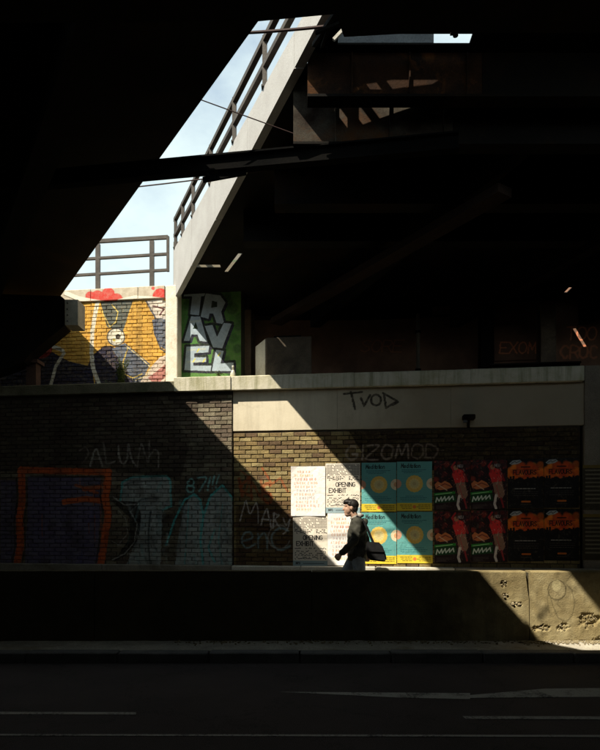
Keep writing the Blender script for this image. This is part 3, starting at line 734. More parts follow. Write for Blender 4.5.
cvM.disc((116, 337), 8.6 / 1, WH); cvM.stroke(arc(116, 337, 8.6, 8.6, 0, 360, 20), 1.2, (70, 74, 80), .9)
cvM.disc((118, 336.5), 2.6, (66, 62, 60)); cvM.disc((114, 340), 1.5, (196, 170, 60), .8)
cvM.disc((42, 348), 11, RD, .9)
imgM = cvM.image('mural_paint')
T_m = [(.36, .26, .11, 1), (.28, .18, .08, 1), (.40, .30, .14, 1), (.24, .15, .08, 1)]
EXT = (MU0, MU1, ZM0, ZC)
M_mur = brick_mat('mural_brick', T_m, imgM, EXT, (.10, .08, .05, 1), .3, .42, .96)
M_murm = mortar_mat('mural_mortar', imgM, EXT, ((.10, .07, .04, 1), (.16, .11, .06, 1)), .7)
mw = empty('mural_wall', W((MU0 + MU1) / 2, ZM0, DM), 'sunlit brick wall with a yellow, navy and white mural below the sky gap', 'wall')
bm = bmesh.new(); wbox(bm, MU0, MU1, DM - .4, DM, ZM0, ZM1); obj('wall_core', bm, M_murm, mw)
brick_courses(mw, M_mur, MU0 + .3, MU1, ZM0, ZM1, DM, lambda u, z: u - .001 * z, maxn=300)
cvC = Canvas(int((MU1 - MU0) * 150), int((ZC - ZM1) * 150) + 1)
cvC.map = lambda px, py: ((ow(px, py, DM + .05)[0] - MU0) * 150, (ow(px, py, DM + .05)[1] - ZM1) * 150); cvC.k = 150 / 53.
for c, r in (((97, 298), 8), ((108, 294), 7), ((116, 300), 7), ((104, 302), 8), ((90, 296), 5)): cvC.disc(c, r, RD, .95)
cvC.disc((160, 296), 8, RD); cvC.disc((153, 288), 1.8, RD, .9); cvC.disc((166, 304), 7, RD, .9)
cvC.stroke([(66, 293), (78, 298), (92, 301), (104, 303)], 4.5, WH, .9); cvC.stroke([(118, 301), (134, 297), (150, 298), (168, 300)], 3.6, WH, .9)
cvC.stroke([(64, 295), (80, 302), (95, 304)], .9, (60, 50, 40), .8); cvC.stroke([(120, 304), (150, 301)], .9, (60, 50, 40), .7)
imgC = cvC.image('mural_coping_paint')
m, t, b = nmat('mural_coping', .9, .2); uv, u, z = wall_uv(t, MU0, MU1, ZM1, ZC)
n1 = noise_node(t, 9., 6, .7); n2 = noise_node(t, 60., 4)
col = ramp(t, n1.outputs['Fac'], [(.35, (.40, .33, .24, 1)), (.7, (.56, .49, .38, 1))]).outputs[0]
col = streaks(t, col, .5, (.30, .22, .13, 1), 14., .8); col = paint_over(t, col, imgC, uv, .95, .25)
L(t, col, b.inputs['Base Color']); bump(t, b, n2.outputs['Fac'], .4, .01)
cutm = [MU0, -6.2, -5.2, -4.2, -3.25, MU1]
for a, b_ in zip(cutm[:-1], cutm[1:]):
    bm = bmesh.new(); wbox(bm, a + .004, b_, DM - .4, DM + .05, ZM1 + .003, ZC); bmesh.ops.bevel(bm, geom=bm.edges[:], offset=.01, segments=1, affect='EDGES'); obj('coping_stone', bm, m, mw)
# railing on the mural wall
ra = empty('metal_railing', W(MU1 - .8, ZC, DM - .15), 'plain metal railing with three rails standing on the mural wall against the sky', 'railing')
DR = DM - .15
def rp(px, py): u_, z_ = ow(px, py, DR); return u_, z_
uR = rp(168, 260)[0]
for pa, pb, th in (((60, 243.6), (168, 237.2), .07), ((40, 262), (168, 254), .045), ((40, 277.5), (168, 270), .045)):
    (ua, za), (ub, zb) = rp(*pa), rp(*pb)
    bm = bmesh.new(); bar(bm, W(ua, za, DR), W(ub, zb, DR), .05, th); obj('rail', bm, M_rail, ra)
for px in (152, 98, 44):
    u_ = rp(px, 260)[0]; bm = bmesh.new(); bar(bm, W(u_, ZC - .01, DR), W(u_, rp(px, 241 + (152 - px) * .06)[1], DR), .085, .05, up=Vector((0, 1, 0))); obj('post', bm, M_rail, ra)
bm = bmesh.new(); bar(bm, W(uR, rp(168, 271.5)[1], DR), W(uR, rp(168, 236.5)[1], DR), .05, .05, up=Vector((0, 1, 0))); obj('end_post', bm, M_rail, ra)

# pillar, painted wall with TRAVEL, bearing block, recess behind
cvP = Canvas(60, 260, (226, 216, 196))
cvP.map = lambda x, y: (x * 60, y * 260); cvP.k = 60
for _ in range(50): cvP.disc((R.random(), R.random() ** 2), R.uniform(.01, .06), R.choice([(190, 60, 50), (120, 110, 95), (150, 140, 120), (200, 150, 120)]), .6)
m, t, b = nmat('whitewashed_pillar', .9, .2); n1 = noise_node(t, 6., 7, .7, dist=.5); n2 = noise_node(t, 40., 4)
col = ramp(t, n1.outputs['Fac'], [(.4, (.72, .66, .55, 1)), (.62, (.62, .54, .42, 1)), (.72, (.40, .20, .14, 1))]).outputs[0]
L(t, col, b.inputs['Base Color']); bump(t, b, n2.outputs['Fac'], .5, .01); M_pil = m
DP, DT = -.55, -.78
pil = empty('concrete_pillar', W(ow(171, 380, DP)[0], 3.9, DP), 'narrow whitewashed concrete pillar between the yellow mural and the TRAVEL graffiti', 'pillar')
ua, ub = ow(165.5, 330, DP)[0], ow(177.5, 330, DP)[0]
bm = bmesh.new(); wbox(bm, ua, ub, DM - .4, DP, 3.9, ow(170, 285, DP)[1]); bmesh.ops.bevel(bm, geom=bm.edges[:], offset=.012, segments=1, affect='EDGES'); obj('pillar_shaft', bm, M_pil, pil)
bm = bmesh.new(); wbox(bm, ua - .02, ub + .02, DM - .4, DP + .02, 3.90, 4.02); obj('pillar_foot', bm, M_pil, pil)


TU0, TU1 = ow(176, 330, DT)[0] - .05, ow(241, 330, DT)[0]
TZ0, TZ1 = 3.85, ow(200, 262, DT)[1]
cvT = Canvas(int((TU1 - TU0) * 220), int((TZ1 - TZ0) * 220), (96, 112, 84))
cvT.map = lambda px, py: ((ow(px, py, DT)[0] - TU0) * 220, (ow(px, py, DT)[1] - TZ0) * 220); cvT.k = 220 / 56.
GN, DG, LT, SH = (60, 124, 46), (28, 58, 32), (168, 182, 192), (20, 22, 50)
cvT.rect(170, 290, 250, 392, (82, 130, 54), .9)
for _ in range(60): cvT.disc((R.uniform(176, 242), R.uniform(296, 380)), R.uniform(3, 8), R.choice([GN, DG, (62, 108, 46), (32, 74, 30)]), .4, soft=8)
cvT.rect(170, 262, 250, 289, (120, 108, 92), .9)
LET = {
 'T': [[(184, 297), (186, 289), (207, 288), (207, 296), (201, 297), (199, 315), (190, 314), (192, 297)]],
 'R': [[(201, 317), (206, 294), (220, 296), (225, 303), (221, 312), (224, 324), (216, 323), (213, 314), (210, 314), (209, 319)]],
 'A': [[(184, 341), (191, 317), (200, 317), (207, 342), (199, 341), (197, 335), (192, 335), (190, 341)]],
 'V': [[(205, 326), (213, 325), (217, 336), (223, 323), (231, 324), (222, 348), (213, 347)]],
 'E': [[(185, 370), (187, 347), (209, 346), (208, 353), (195, 354), (195, 357), (206, 357), (206, 362), (194, 363), (194, 365), (211, 365), (210, 371)]],
 'L': [[(212, 371), (216, 350), (224, 351), (221, 363), (233, 362), (233, 371)]]}
LET = {k: [[(x + (x - sum(q[0] for q in p) / len(p)) * .07, y + (y - sum(q[1] for q in p) / len(p)) * .05) for x, y in p] for p in ps] for k, ps in LET.items()}
for k, ps in LET.items():
    for p in ps:
        cvT.stroke(p + p[:1], 4.2, (20, 34, 30), .95); cvT.poly([(x + 2.2, y + 1.6) for x, y in p], SH, .95)
for k, ps in LET.items():
    for p in ps:
        cvT.poly(p, LT); cvT.stroke(p + p[:1], .8, (18, 24, 30), .9)
cvT.poly([(193, 329), (195.5, 322), (198, 329)], (30, 50, 34)); cvT.poly([(211, 308), (212, 301), (217, 302), (217, 307)], (30, 50, 34))
for a, b_ in (((188, 350), (205, 349)), ((188, 362), (205, 361)), ((190, 322), (200, 321))): cvT.stroke([a, b_], 2.2, (206, 208, 186), .5)
for x, y in ((197, 352), (203, 362), (193, 362), (218, 356)): cvT.stroke([(x, y), (x + 2, y - 3)], 1.2, (222, 206, 60), .8)
imgT = cvT.image('travel_paint')
m, t, b = nmat('travel_wall', .9, .2); uv, u, z = wall_uv(t, TU0, TU1, TZ0, TZ1)
n1 = noise_node(t, 9., 7, .7); im_base = (.20, .18, .15, 1)
col = paint_over(t, im_base, imgT, uv, .95, .3); g = ramp(t, n1.outputs['Fac'], [(.3, (.75, .75, .75, 1)), (.7, (1.05, 1.05, 1.05, 1))]); col = mix(t, 1., col, g.outputs[0], 'MULTIPLY')
L(t, col, b.inputs['Base Color']); n2 = noise_node(t, 45., 4); bump(t, b, n2.outputs['Fac'], .4, .01); M_trav = m
tw = empty('painted_wall', W((TU0 + TU1) / 2, TZ0, DT), 'shaded green concrete wall painted with the word TRAVEL in pale block letters', 'wall')
bm = bmesh.new(); wbox(bm, TU0, TU1, DT - .5, DT, TZ0, TZ1 + .4); obj('wall_panel', bm, M_trav, tw)

M_back = grainy('dark_red_brown_render', (.06, .035, .026, 1), (.12, .068, .05, 1), 1.5, 40., .95, (.035, .028, .024, 1))
cvK = Canvas(700, 220); KU0, KU1, KZ0, KZ1 = -1.2, 6.5, 3.8, 6.2; DK = -1.9
cvK.map = lambda px, py: ((ow(px, py, DK)[0] - KU0) / (KU1 - KU0) * 700, (ow(px, py, DK)[1] - KZ0) / (KZ1 - KZ0) * 220); cvK.k = 700 / (KU1 - KU0) / 52
cvK.text('EXOM', 499, 354, 11, 1.5, (250, 150, 110), .9, .85, .1, .7, up=-1); cvK.text('SORE', 360, 352, 12, 1.4, (200, 130, 100), .7, .9, .2, .8, up=-1)
cvK.text('TOO', 566, 340, 13, 1.6, (240, 150, 110), .8, .8, .1, .7, up=-1); cvK.text('CROC', 560, 358, 12, 1.6, (230, 140, 100), .8, .8, .1, .7, up=-1, hand=.12)
imgK = cvK.image('back_wall_tags')
m, t, b = nmat('back_wall_render', .95, .15); uv, u, z = wall_uv(t, KU0, KU1, KZ0, KZ1); n1 = noise_node(t, 1.5, 7); n2 = noise_node(t, 40., 4)
col = ramp(t, n1.outputs['Fac'], [(.35, (.15, .085, .06, 1)), (.68, (.30, .165, .11, 1))]).outputs[0]; col = paint_over(t, col, imgK, uv, .9, .3)
L(t, col, b.inputs['Base Color']); bump(t, b, n2.outputs['Fac'], .4, .01)
bk = empty('abutment_wall', W(2.6, 3.8, DK), 'dark red-brown abutment wall in the shade behind the ledge, scrawled with tags', 'wall')
bm = bmesh.new(); wbox(bm, TU1 + .004, 8.5, DK - .5, DK, 3.8, 6.3); obj('wall_face', bm, m, bk)
bm = bmesh.new(); wbox(bm, ow(494, 330, DK)[0], ow(538, 330, DK)[0], DK, DK + .05, ow(510, 361, DK)[1], ow(510, 326, DK)[1]); obj('raised_panel', bm, m, bk)
M_blk = grainy('brown_sooty_concrete', (.085, .066, .047, 1), (.15, .118, .085, 1), 2.4, 60., .9, (.05, .04, .03, 1))
DB = -.22
bb_ = empty('bearing_block', W(ow(285, 376, DB)[0], 3.95, DB), 'squat dark concrete bearing block on the ledge with sunlight coloured onto its left side', 'block')
ua, ub, zt = ow(266, 350, DB)[0], ow(312, 350, DB)[0], ow(268, 337.5, DB)[1]
bm = bmesh.new(); a0, a1 = W(ua, 0, DB), W(ub, 0, DB); sk = Vector((-.435, 1, 0)) * .5
hexa(bm, [p + Vector((0, 0, z)) for z in (3.963, zt) for p in (a0, a1, a1 + sk, a0 + sk)]); bmesh.ops.bevel(bm, geom=bm.edges[:], offset=.015, segments=1, affect='EDGES'); obj('block_body', bm, M_blk, bb_)
bm = bmesh.new(); sd = Vector((-.004, 0, 0)); hexa(bm, [p + Vector((0, 0, z)) for z in (3.99, zt - .02) for p in (a0 + sk * .05 + sd * 2, a0 + sk * .05 + sd * .2, a0 + sk * .95 + sd * .2, a0 + sk * .95 + sd * 2)]); obj('sunlit_end_face', bm, M_plinth, bb_)  # pale plate: sunlight on the block's left side put into its colour
bm = bmesh.new(); wbox(bm, ua + .12, ub - .2, DB - .4, DB - .1, zt + .001, zt + .05); obj('bearing_plate', bm, M_steel, bb_)
def column(px0, px1, d, ztop, mat, label, name='steel_column'):
    ua, ub = ow(px0, 340, d)[0], ow(px1, 340, d)[0]
    c = empty(name, W((ua + ub) / 2, 3.96, d), label, 'column')
    bm = bmesh.new(); wbox(bm, ua, ub, d - .06, d, 3.963, ztop); obj('flange', bm, mat, c)
    bm = bmesh.new(); wbox(bm, (ua + ub) / 2 - .02, (ua + ub) / 2 + .02, d - .26, d - .063, 3.963, ztop); obj('web', bm, mat, c)
    bm = bmesh.new(); wbox(bm, ua, ub, d - .32, d - .263, 3.963, ztop); obj('flange', bm, mat, c)
    return c
M_brn = grainy('brown_painted_steel', (.13, .09, .06, 1), (.20, .14, .095, 1), 3., 50., .7, (.03, .024, .02, 1))
column(243, 251, -1.1, 5.5, M_brn, 'brown steel column beside the TRAVEL wall')
column(481, 494, -1.2, 5.5, M_steel, 'black steel column left of the red-brown raised panel')
column(541, 556, -1.2, 5.4, M_brn, 'brown steel column right of the red-brown raised panel')
pp = empty('drain_pipe', W(ow(418, 360, -1.3)[0], 3.96, -1.3), 'thin pale drain pipe standing at the back of the shaded ledge', 'pipe')
u_ = ow(418, 340, -1.3)[0]; bm = bmesh.new(); tube(bm, [W(u_, 3.96, -1.3), W(u_, 5.35, -1.3)], .035, 10, ball=False); obj('pipe_run', bm, M_dconc, pp)
for zz in (4.3, 5.0): bm = bmesh.new(); wbox(bm, u_ - .05, u_ + .05, -1.36, -1.25, zz, zz + .04); obj('clip', bm, M_steel, pp)
dk_ = empty('steel_sill', W(ow(535, 365, -.35)[0], 3.965, -.35), 'long black steel sill lying on the right end of the ledge', 'sill')
bm = bmesh.new(); wbox(bm, ow(490, 365, -.35)[0], ow(580, 365, -.35)[0], -.6, -.35, 3.968, 4.11); obj('sill_beam', bm, M_steel, dk_)
bm = bmesh.new(); wbox(bm, ow(490, 365, -.35)[0], ow(580, 365, -.35)[0], -.66, -.29, 4.113, 4.14); obj('sill_flange', bm, M_steel, dk_)

# ------------------------------------------------------------------ the bridges overhead
LX = lambda y: -2.407 - .645 * (y - 8); LZ = lambda x, y: 5.636 + .031 * (y - 8)
RX = lambda y: -1.015 - .435 * (y - 8); RZ = lambda x, y: 5.785 - .063 * (y - 8)
# left bridge: thin sooty flange edge, deck rising away behind it
lb = empty('railway_bridge', (-8, 7, 5.5), 'black steel railway bridge filling the upper left, its straight edge against the sky', 'bridge')
YA, YB = 3.2, 11.45
off = .5
bm = bmesh.new()
prism(bm, [(LX(YA), YA), (LX(YB), YB), (LX(YB) - off, YB), (LX(YA) - off, YA)], LZ, lambda x, y: LZ(x, y) + (.02 if x > LX(y) - .2 else .42))
obj('edge_flange', bm, M_steel, lb)
bm = bmesh.new(); prism(bm, [(LX(YA) - off, YA), (LX(YB) - off, YB), (-44, YB), (-44, YA)], LZ, lambda x, y: LZ(x, y) + .42); obj('deck', bm, M_steel, lb)
for k, o_ in enumerate((1.3, 3.0, 4.8, 6.6)):
    bm = bmesh.new(); prism(bm, [(LX(YA) - o_, YA), (LX(10.9) - o_, 10.9), (LX(10.9) - o_ - .3, 10.9), (LX(YA) - o_ - .3, YA)], lambda x, y: LZ(x, y) - .45, lambda x, y: LZ(x, y) - .002); obj('girder', bm, M_steel, lb)
# haunched girder end above the mural's left corner, with rivets
YH = 10.75
pts = [(-60, 292), (61, 296), (64.5, 299), (64.5, 325.5), (30, 354), (24, 362), (-60, 392)]
bm = bmesh.new(); fr = [bm.verts.new(at(x, y, YH)) for x, y in pts]; bk2 = [bm.verts.new(at(x, y, YH) + Vector((-.02, .35, 0))) for x, y in pts]
bm.faces.new(fr); bm.faces.new(bk2[::-1])
for i in range(len(pts)): bm.faces.new((fr[i], fr[(i + 1) % len(pts)], bk2[(i + 1) % len(pts)], bk2[i]))
obj('haunch_girder', bm, M_steel, lb)
M_plate = grainy('grey_green_plate', (.20, .19, .15, 1), (.30, .28, .22, 1), 8., 60., .7)
p0, p1 = at(65, 325, YH - .1), at(78, 299, YH - .1)
bm = bmesh.new(); box(bm, p0.x, p1.x, YH - .1, YH + .25, p0.z, p1.z - .01); ep = obj('girder_end', bm, M_plate, lb)
M_riv = plain('rivet_steel', (.05, .045, .04, 1))
for k in range(4):
    bm = bmesh.new(); bmesh.ops.create_uvsphere(bm, u_segments=8, v_segments=5, radius=.014, matrix=Matrix.Translation(at(67.5, 303 + 6 * k, YH - .1)))
    o = obj('rivet', bm, M_riv, None); bpy.context.view_layer.update(); wl = o.location.copy(); o.parent = ep; o.location = wl - (ep.location + lb.location)
cp = empty('corner_post', at(31, 385, 11.0), 'stubby red-brown post at the left end of the mural under the black bridge', 'post')
p0, p1 = at(26, 388, 11.0), at(36, 363, 11.0)
bm = bmesh.new(); box(bm, p0.x, p1.x, 11.0, 11.2, 3.88, p1.z); obj('post_body', bm, M_back, cp)
bm = bmesh.new(); box(bm, p0.x - .05, p1.x + .05, 10.95, 11.25, p1.z, p1.z + .06); obj('post_cap', bm, M_back, cp)

M_steel2 = grainy('dark_brown_steel', (.02, .013, .010, 1), (.035, .021, .015, 1), 2., 40., .8, spec=.06)
M_plate2 = grainy('rust_with_sunlit_blotches', (.020, .013, .010, 1), (.085, .075, .058, 1), 2.6, 60., .85, (.07, .032, .014, 1), spec=.06)  # pale blotches in the rust colour, to brighten the sun patch
# right bridge: pale edge girder, deck with slits, cross girders below it
rb = empty('railway_bridge', (4, 8, 5.5), 'steel railway bridge on the right with a pale edge girder and rusty cross girders', 'bridge')
Z2 = lambda x, y: RZ(x, y) + .12
def on_soffit(px, py, z=None):           # picture position -> point of the right bridge's soffit
    mgr = (HY - py) / F; Y = (5.785 + .504 + .12 - EYE) / (mgr + .063); return (px - 300) / F * Y, Y
slots = []
def slot(a, b, wpx):
    (xa, ya), (xb, yb) = on_soffit(*a), on_soffit(*b); slots.append((xa, ya, xb, yb, wpx))
YF0, YF1 = 3.2, 11.0
ends = []
sl_ = []                                 # (y0, y1, xl(y), xr(y))
xa, ya = on_soffit(194, 267.5); xb, yb = on_soffit(220, 264.8)
sl_.append((min(ya, yb), max(ya, yb) + .02, (lambda y, xa=xa: xa), (lambda y, xb=xb: xb)))
xa, ya = on_soffit(226, 272.5); xb, yb = on_soffit(240.5, 253.5)
f_ = lambda y, xa=xa, ya=ya, xb=xb, yb=yb: xa + (xb - xa) * (y - ya) / (yb - ya)
sl_.append((min(ya, yb), max(ya, yb), (lambda y, f=f_: f(y) - .035), (lambda y, f=f_: f(y) + .035)))
xa, ya = on_soffit(252, 234); xb, yb = on_soffit(267, 216)
f2_ = lambda y, xa=xa, ya=ya, xb=xb, yb=yb: xa + (xb - xa) * (y - ya) / (yb - ya)
sl_.append((min(ya, yb), max(ya, yb), (lambda y, f=f2_: f(y) - .004), (lambda y, f=f2_: f(y) + .004)))
# slit close to the back wall: throws the thin sun sliver on it
tgt0, tgt1 = W(*ow(574, 331, DK), DK), W(*ow(583, 351, DK), DK)
q0 = [p - SUN * ((p.z - Z2(0, 11.7)) / SUN.z) for p in (tgt0, tgt1)]
sl_.append((min(q0[0].y, q0[1].y), max(q0[0].y, q0[1].y), (lambda y, a=q0[0].x: a - .03), (lambda y, a=q0[0].x: a + .03)))
YS0, YS1 = on_soffit(400, 34)[1], on_soffit(400, 44.5)[1]
YS0, YS1 = min(YS0, YS1), max(YS0, YS1)
sl_.append((YS0, YS1, lambda y: on_soffit(338, 40)[0], lambda y: on_soffit(472, 36)[0]))
XR = 44
def plate(bm, y0, y1, left, right, holes, zlo, thick):
    """flat plate between two edge curves, cut in strips round its holes"""
    ey = sorted({y0, y1} | {v for h in holes for v in h[:2] if y0 < v < y1})
    for a_, b_ in zip(ey[:-1], ey[1:]):
        if b_ - a_ < 1e-4: continue
        ym = (a_ + b_) / 2; bd = [left]
        for h in sorted([h for h in holes if h[0] < ym < h[1]], key=lambda h: h[2](ym)): bd += [h[2], h[3]]
        bd = [bd[0]] + [(lambda y, f=f: max(f(y), left(y) + 1e-4)) for f in bd[1:]]
        bd.append(right)
        for p, q in zip(bd[0::2], bd[1::2]):
            q_ = q; q = lambda y, p=p, q_=q_: max(q_(y), p(y) + 1e-4)
            if q(ym) - p(ym) > 2e-4: prism(bm, [(p(a_), a_), (q(a_), a_), (q(b_), b_), (p(b_), b_)], zlo, lambda x, y: zlo(x, y) + thick)
def gap_for(rows, Yface, zf):
    """holes in a plate at height zf through which the sun reaches a face at depth Yface; rows of (py, px left, px right)"""
    P = []
    for py, a_, b_ in rows:
        pa, pb = at(a_, py, Yface), at(b_, py, Yface); k = (zf(pa.x, Yface) - pa.z) / -SUN.z
        P.append((Yface - k * SUN.y, pa.x - k * SUN.x, pb.x - k * SUN.x))
    P.sort(); out = []
    for (ya, la, ra), (yb, lb_, rb_) in zip(P[:-1], P[1:]):
        f = lambda u, v, ya=ya, yb=yb: (lambda y: u + (v - u) * (y - ya) / (yb - ya))
        out.append((ya, yb, f(la, lb_), f(ra, rb_)))
    return out
YG1, YG2 = YS1 + .09, 6.08
sl_ += gap_for([(103, 425, 444), (107, 352, 420), (113, 326, 402), (121, 304, 380), (130, 302, 356), (137, 301, 332), (143, 300, 310)], YG2, Z2)  # hidden deck gap, added and shaped to throw a sun patch on the second girder
bm = bmesh.new(); plate(bm, YF0, 12.6, lambda y: RX(y) + .10, lambda y: XR, sl_, Z2, .015)
obj('deck', bm, M_steel, rb)
FT = lambda y: 6.27 + .044 * (y - 5.7)
bm = bmesh.new()
n = 24
for i in range(n):
    y0, y1 = YF0 + (YF1 - YF0) * i / n, YF0 + (YF1 - YF0) * (i + 1) / n
    if i % 4 == 3: y1 -= .012
    prism(bm, [(RX(y0), y0), (RX(y0) + .097, y0), (RX(y1) + .097, y1), (RX(y1), y1)], RZ, lambda x, y: FT(y))
bmesh.ops.remove_doubles(bm, verts=bm.verts[:], dist=1e-4)
obj('edge_girder', bm, M_fascia, rb)
for y, x0, dz, dep, m_, xm in ((YG1, RX(YG1) + .112, 5.61, .04, M_rust, 1.75), (YG2, RX(YG2) + .112, 5.36, .05, M_plate2, 1.55), (7.3, RX(7.3) + .4, 5.4, .1, M_steel, 9), (8.4, RX(8.4) + .4, 5.46, .1, M_steel, 9), (11.6, RX(11.6) + 1.6, 5.5, .1, M_steel, 9)):
    for xa_, xb_, mm_g in ((x0, xm - .004, m_), (xm, XR, M_steel)):  # darker steel on the right puts the shade there into the colour
        bm = bmesh.new(); prism(bm, [(xa_, y), (xb_, y), (xb_, y + dep), (xa_, y + dep)], lambda a, b_: dz, lambda a, b_: Z2(a, b_) - .002); g_ = obj('cross_girder', bm, mm_g, rb)
    bm = bmesh.new(); box(bm, x0, XR, y - .06, y + dep + .06, dz - .025, dz - .001); obj('flange', bm, M_steel, rb)
    if y < 7:                                # stiffeners on the two rusty girders
        for k in range(3):
            xs = x0 + .42 + k * .55; bm = bmesh.new(); box(bm, xs, xs + .012, y - .035, y - .001, dz + .001, Z2(0, y) - .02); obj('stiffener', bm, m_, rb)
for o_, dz in ((2.6, .55), (5.2, .55), (7.6, .5)):
    bm = bmesh.new(); prism(bm, [(RX(6.3) + o_, 6.3), (RX(11.2) + o_, 11.2), (RX(11.2) + o_ + .18, 11.2), (RX(6.3) + o_ + .18, 6.3)], lambda x, y: Z2(x, y) - dz, lambda x, y: Z2(x, y) - .003); obj('girder', bm, M_steel, rb)
bm = bmesh.new(); bar(bm, at(276, 322, 10.9), at(505, 190, 6.6), .22, .10); obj('brace', bm, M_steel2, rb)
# kerb upstand above the slit at the near end
xk0, xk1 = on_soffit(336, 40)[0], on_soffit(436, 36)[0]
c0, c1 = on_soffit(318, 40)[0] - .3, on_soffit(478, 36)[0]
ZCV = lambda x, y: Z2(0, YS1) + .36
bm = bmesh.new(); plate(bm, YS0 - .35, YS0 - .02, lambda y: max(c0, RX(y) + .12), lambda y: c1, gap_for([(80, 392, 440), (85, 362, 432), (89, 346, 398), (94, 318, 372), (100, 300, 348), (104, 296, 330)], YG1, ZCV), ZCV, .01); obj('sun_mask_plate', bm, M_steel, rb)  # unseen plate added to shape the sun patch on the first girder
M_grey = grainy('blue_grey_paint', (.11, .12, .13, 1), (.16, .175, .185, 1), 4., 60., .7)
bm = bmesh.new(); box(bm, xk0, xk1, YS1 + .003, YS1 + .05, Z2(0, YS1) + .02, Z2(0, YS1) + .125); obj('upstand', bm, M_grey, rb)
# handrail above the pale girder
for dz in (.26, .55):
    bm = bmesh.new(); bar(bm, (RX(4.2) + .03, 4.2, FT(4.2) + dz), (RX(11.0) + .03, 11.0, FT(11.0) + dz), .06, .06); obj('handrail', bm, M_rail, rb)
for y in (5.6, 6.63, 7.66, 8.7, 9.7, 10.4, 10.95):
    bm = bmesh.new(); bar(bm, (RX(y) + .04, y, FT(y) - .002), (RX(y) + .04, y, FT(y) + .016), .09, .14, up=Vector((0, 1, 0))); obj('base_plate', bm, M_rail, rb)
for y in (4.6, 5.6, 6.63, 7.66, 8.7, 9.7, 10.4, 10.95):
    bm = bmesh.new(); bar(bm, (RX(y) + .03, y, FT(y) - .01), (RX(y) + .03, y, FT(y) + .58), .05, .07, up=Vector((0, 1, 0))); obj('handrail_post', bm, M_rail, rb)

# near bridge right above the viewer
nb = empty('road_bridge', (0, 0, 4.9), 'black underside of the near bridge across the top of the picture', 'bridge')
ZN = 4.9
def near(px, py): Y = (ZN - EYE) * F / (HY - py); return (px - 300) / F * Y, Y
pe = [(-44, near(0, 40)[1]), near(252, 22), near(336, 14), near(344, 37), near(436, 32), near(484, 33), (44, near(600, 28)[1])]
bm = bmesh.new(); prism(bm, [(-44, -20)] + [(44, -20)] + pe[::-1], lambda x, y: ZN, lambda x, y: ZN + .12); obj('deck', bm, M_steel, nb)
for y in (-6, -3, 0, 2.6):
    bm = bmesh.new(); box(bm, -44, 44, y, y + .3, ZN - .4, ZN - .003); obj('girder', bm, M_steel, nb)
# rails and brackets on the near bridge's edge
bm = bmesh.new(); bar(bm, at(336, 12, 4.15), at(314, 45, 4.6), .03, .03); obj('edge_strut', bm, M_steel, nb)
bm = bmesh.new(); bar(bm, at(330, 24, 4.3), at(322, 47, 4.5), .022, .022); obj('edge_strut', bm, M_steel, nb)
bm = bmesh.new(); bar(bm, at(316, 33, 4.3), at(340, 23, 4.2), .02, .02); obj('edge_strut', bm, M_steel, nb)
M_pale = plain('pale_bracket_paint', (.55, .52, .46, 1))
bm = bmesh.new(); bar(bm, at(333.5, 40, 4.6), at(350, 22.5, 4.6), .022, .022); obj('edge_bracket', bm, M_pale, nb)
bm = bmesh.new(); tube(bm, [at(455.5, 36, 4.35), at(455.5, 21, 4.35)], .02, 8, ball=False); obj('bolt', bm, M_steel, nb)
bm = bmesh.new(); box(bm, at(452, 30, 4.3).x, at(459, 30, 4.3).x, 4.3, 4.36, at(452, 29, 4.3).z, at(452, 26.5, 4.3).z); obj('bolt_nut', bm, M_steel, nb)

# pipe-like cross beam hung between the two bridges
A_, B_ = at(60, 176.5, 6.5), at(246, 161.6, 6.19)
Dv = (B_ - A_) / (B_.x - A_.x)
M_black = grainy('matt_black_paint', (.003, .003, .003, 1), (.006, .0055, .005, 1), 2., 60., .9, spec=.03)
xb = empty('cross_beam', A_ + Dv * 1.6, 'black steel beam hung across the sky gap from bridge to bridge', 'beam')
P0, P1 = A_ - Dv * 1.2, A_ + Dv * 4.15; P1.z = B_.z; P0.z = B_.z; 
bm = bmesh.new(); bar(bm, P0, P1, .02, .165); obj('web', bm, M_black, xb)
for s in (.075, -.075):
    bm = bmesh.new(); bar(bm, P0 + Vector((0, 0, s)), P1 + Vector((0, 0, s)), .10, .018); obj('flange', bm, M_black, xb)
bm = bmesh.new(); bar(bm, at(203, 180, 6.25), at(246, 172.2, 6.2), .03, .05); obj('clamp_bar', bm, M_black, xb)
for px, py in ((208, 176), (226, 174), (235, 171)): bm = bmesh.new(); bmesh.ops.create_uvsphere(bm, u_segments=8, v_segments=6, radius=.025, matrix=Matrix.Translation(at(px, py, 6.22))); obj('clamp_bolt', bm, M_black, xb)
M_cab = plain('red_brown_cable', (.045, .018, .014, 1))
def cable(a, b, sag, rad, label):
    a, b = Vector(a), Vector(b); bm = bmesh.new()
    tube(bm, [a.lerp(b, i / 12) - Vector((0, 0, sag * 4 * (i / 12) * (1 - i / 12))) for i in range(13)], rad, 6, ball=False)
    tag(obj('cable', bm, M_cab), label, 'cable')
cable(at(85, 192, 7.6), at(330, 160, 7.3), .03, .009, 'thin red-brown cable just below the black cross beam in the sky gap')
cable(at(196, 98, 5.9), at(325, 145, 6.15), .0, .006, 'thin slanting cable in the middle of the sky gap above the cross beam')
cable(at(240, 33, 5.3), at(345, 24, 5.2), .01, .013, 'dark cable at the very top of the sky gap')

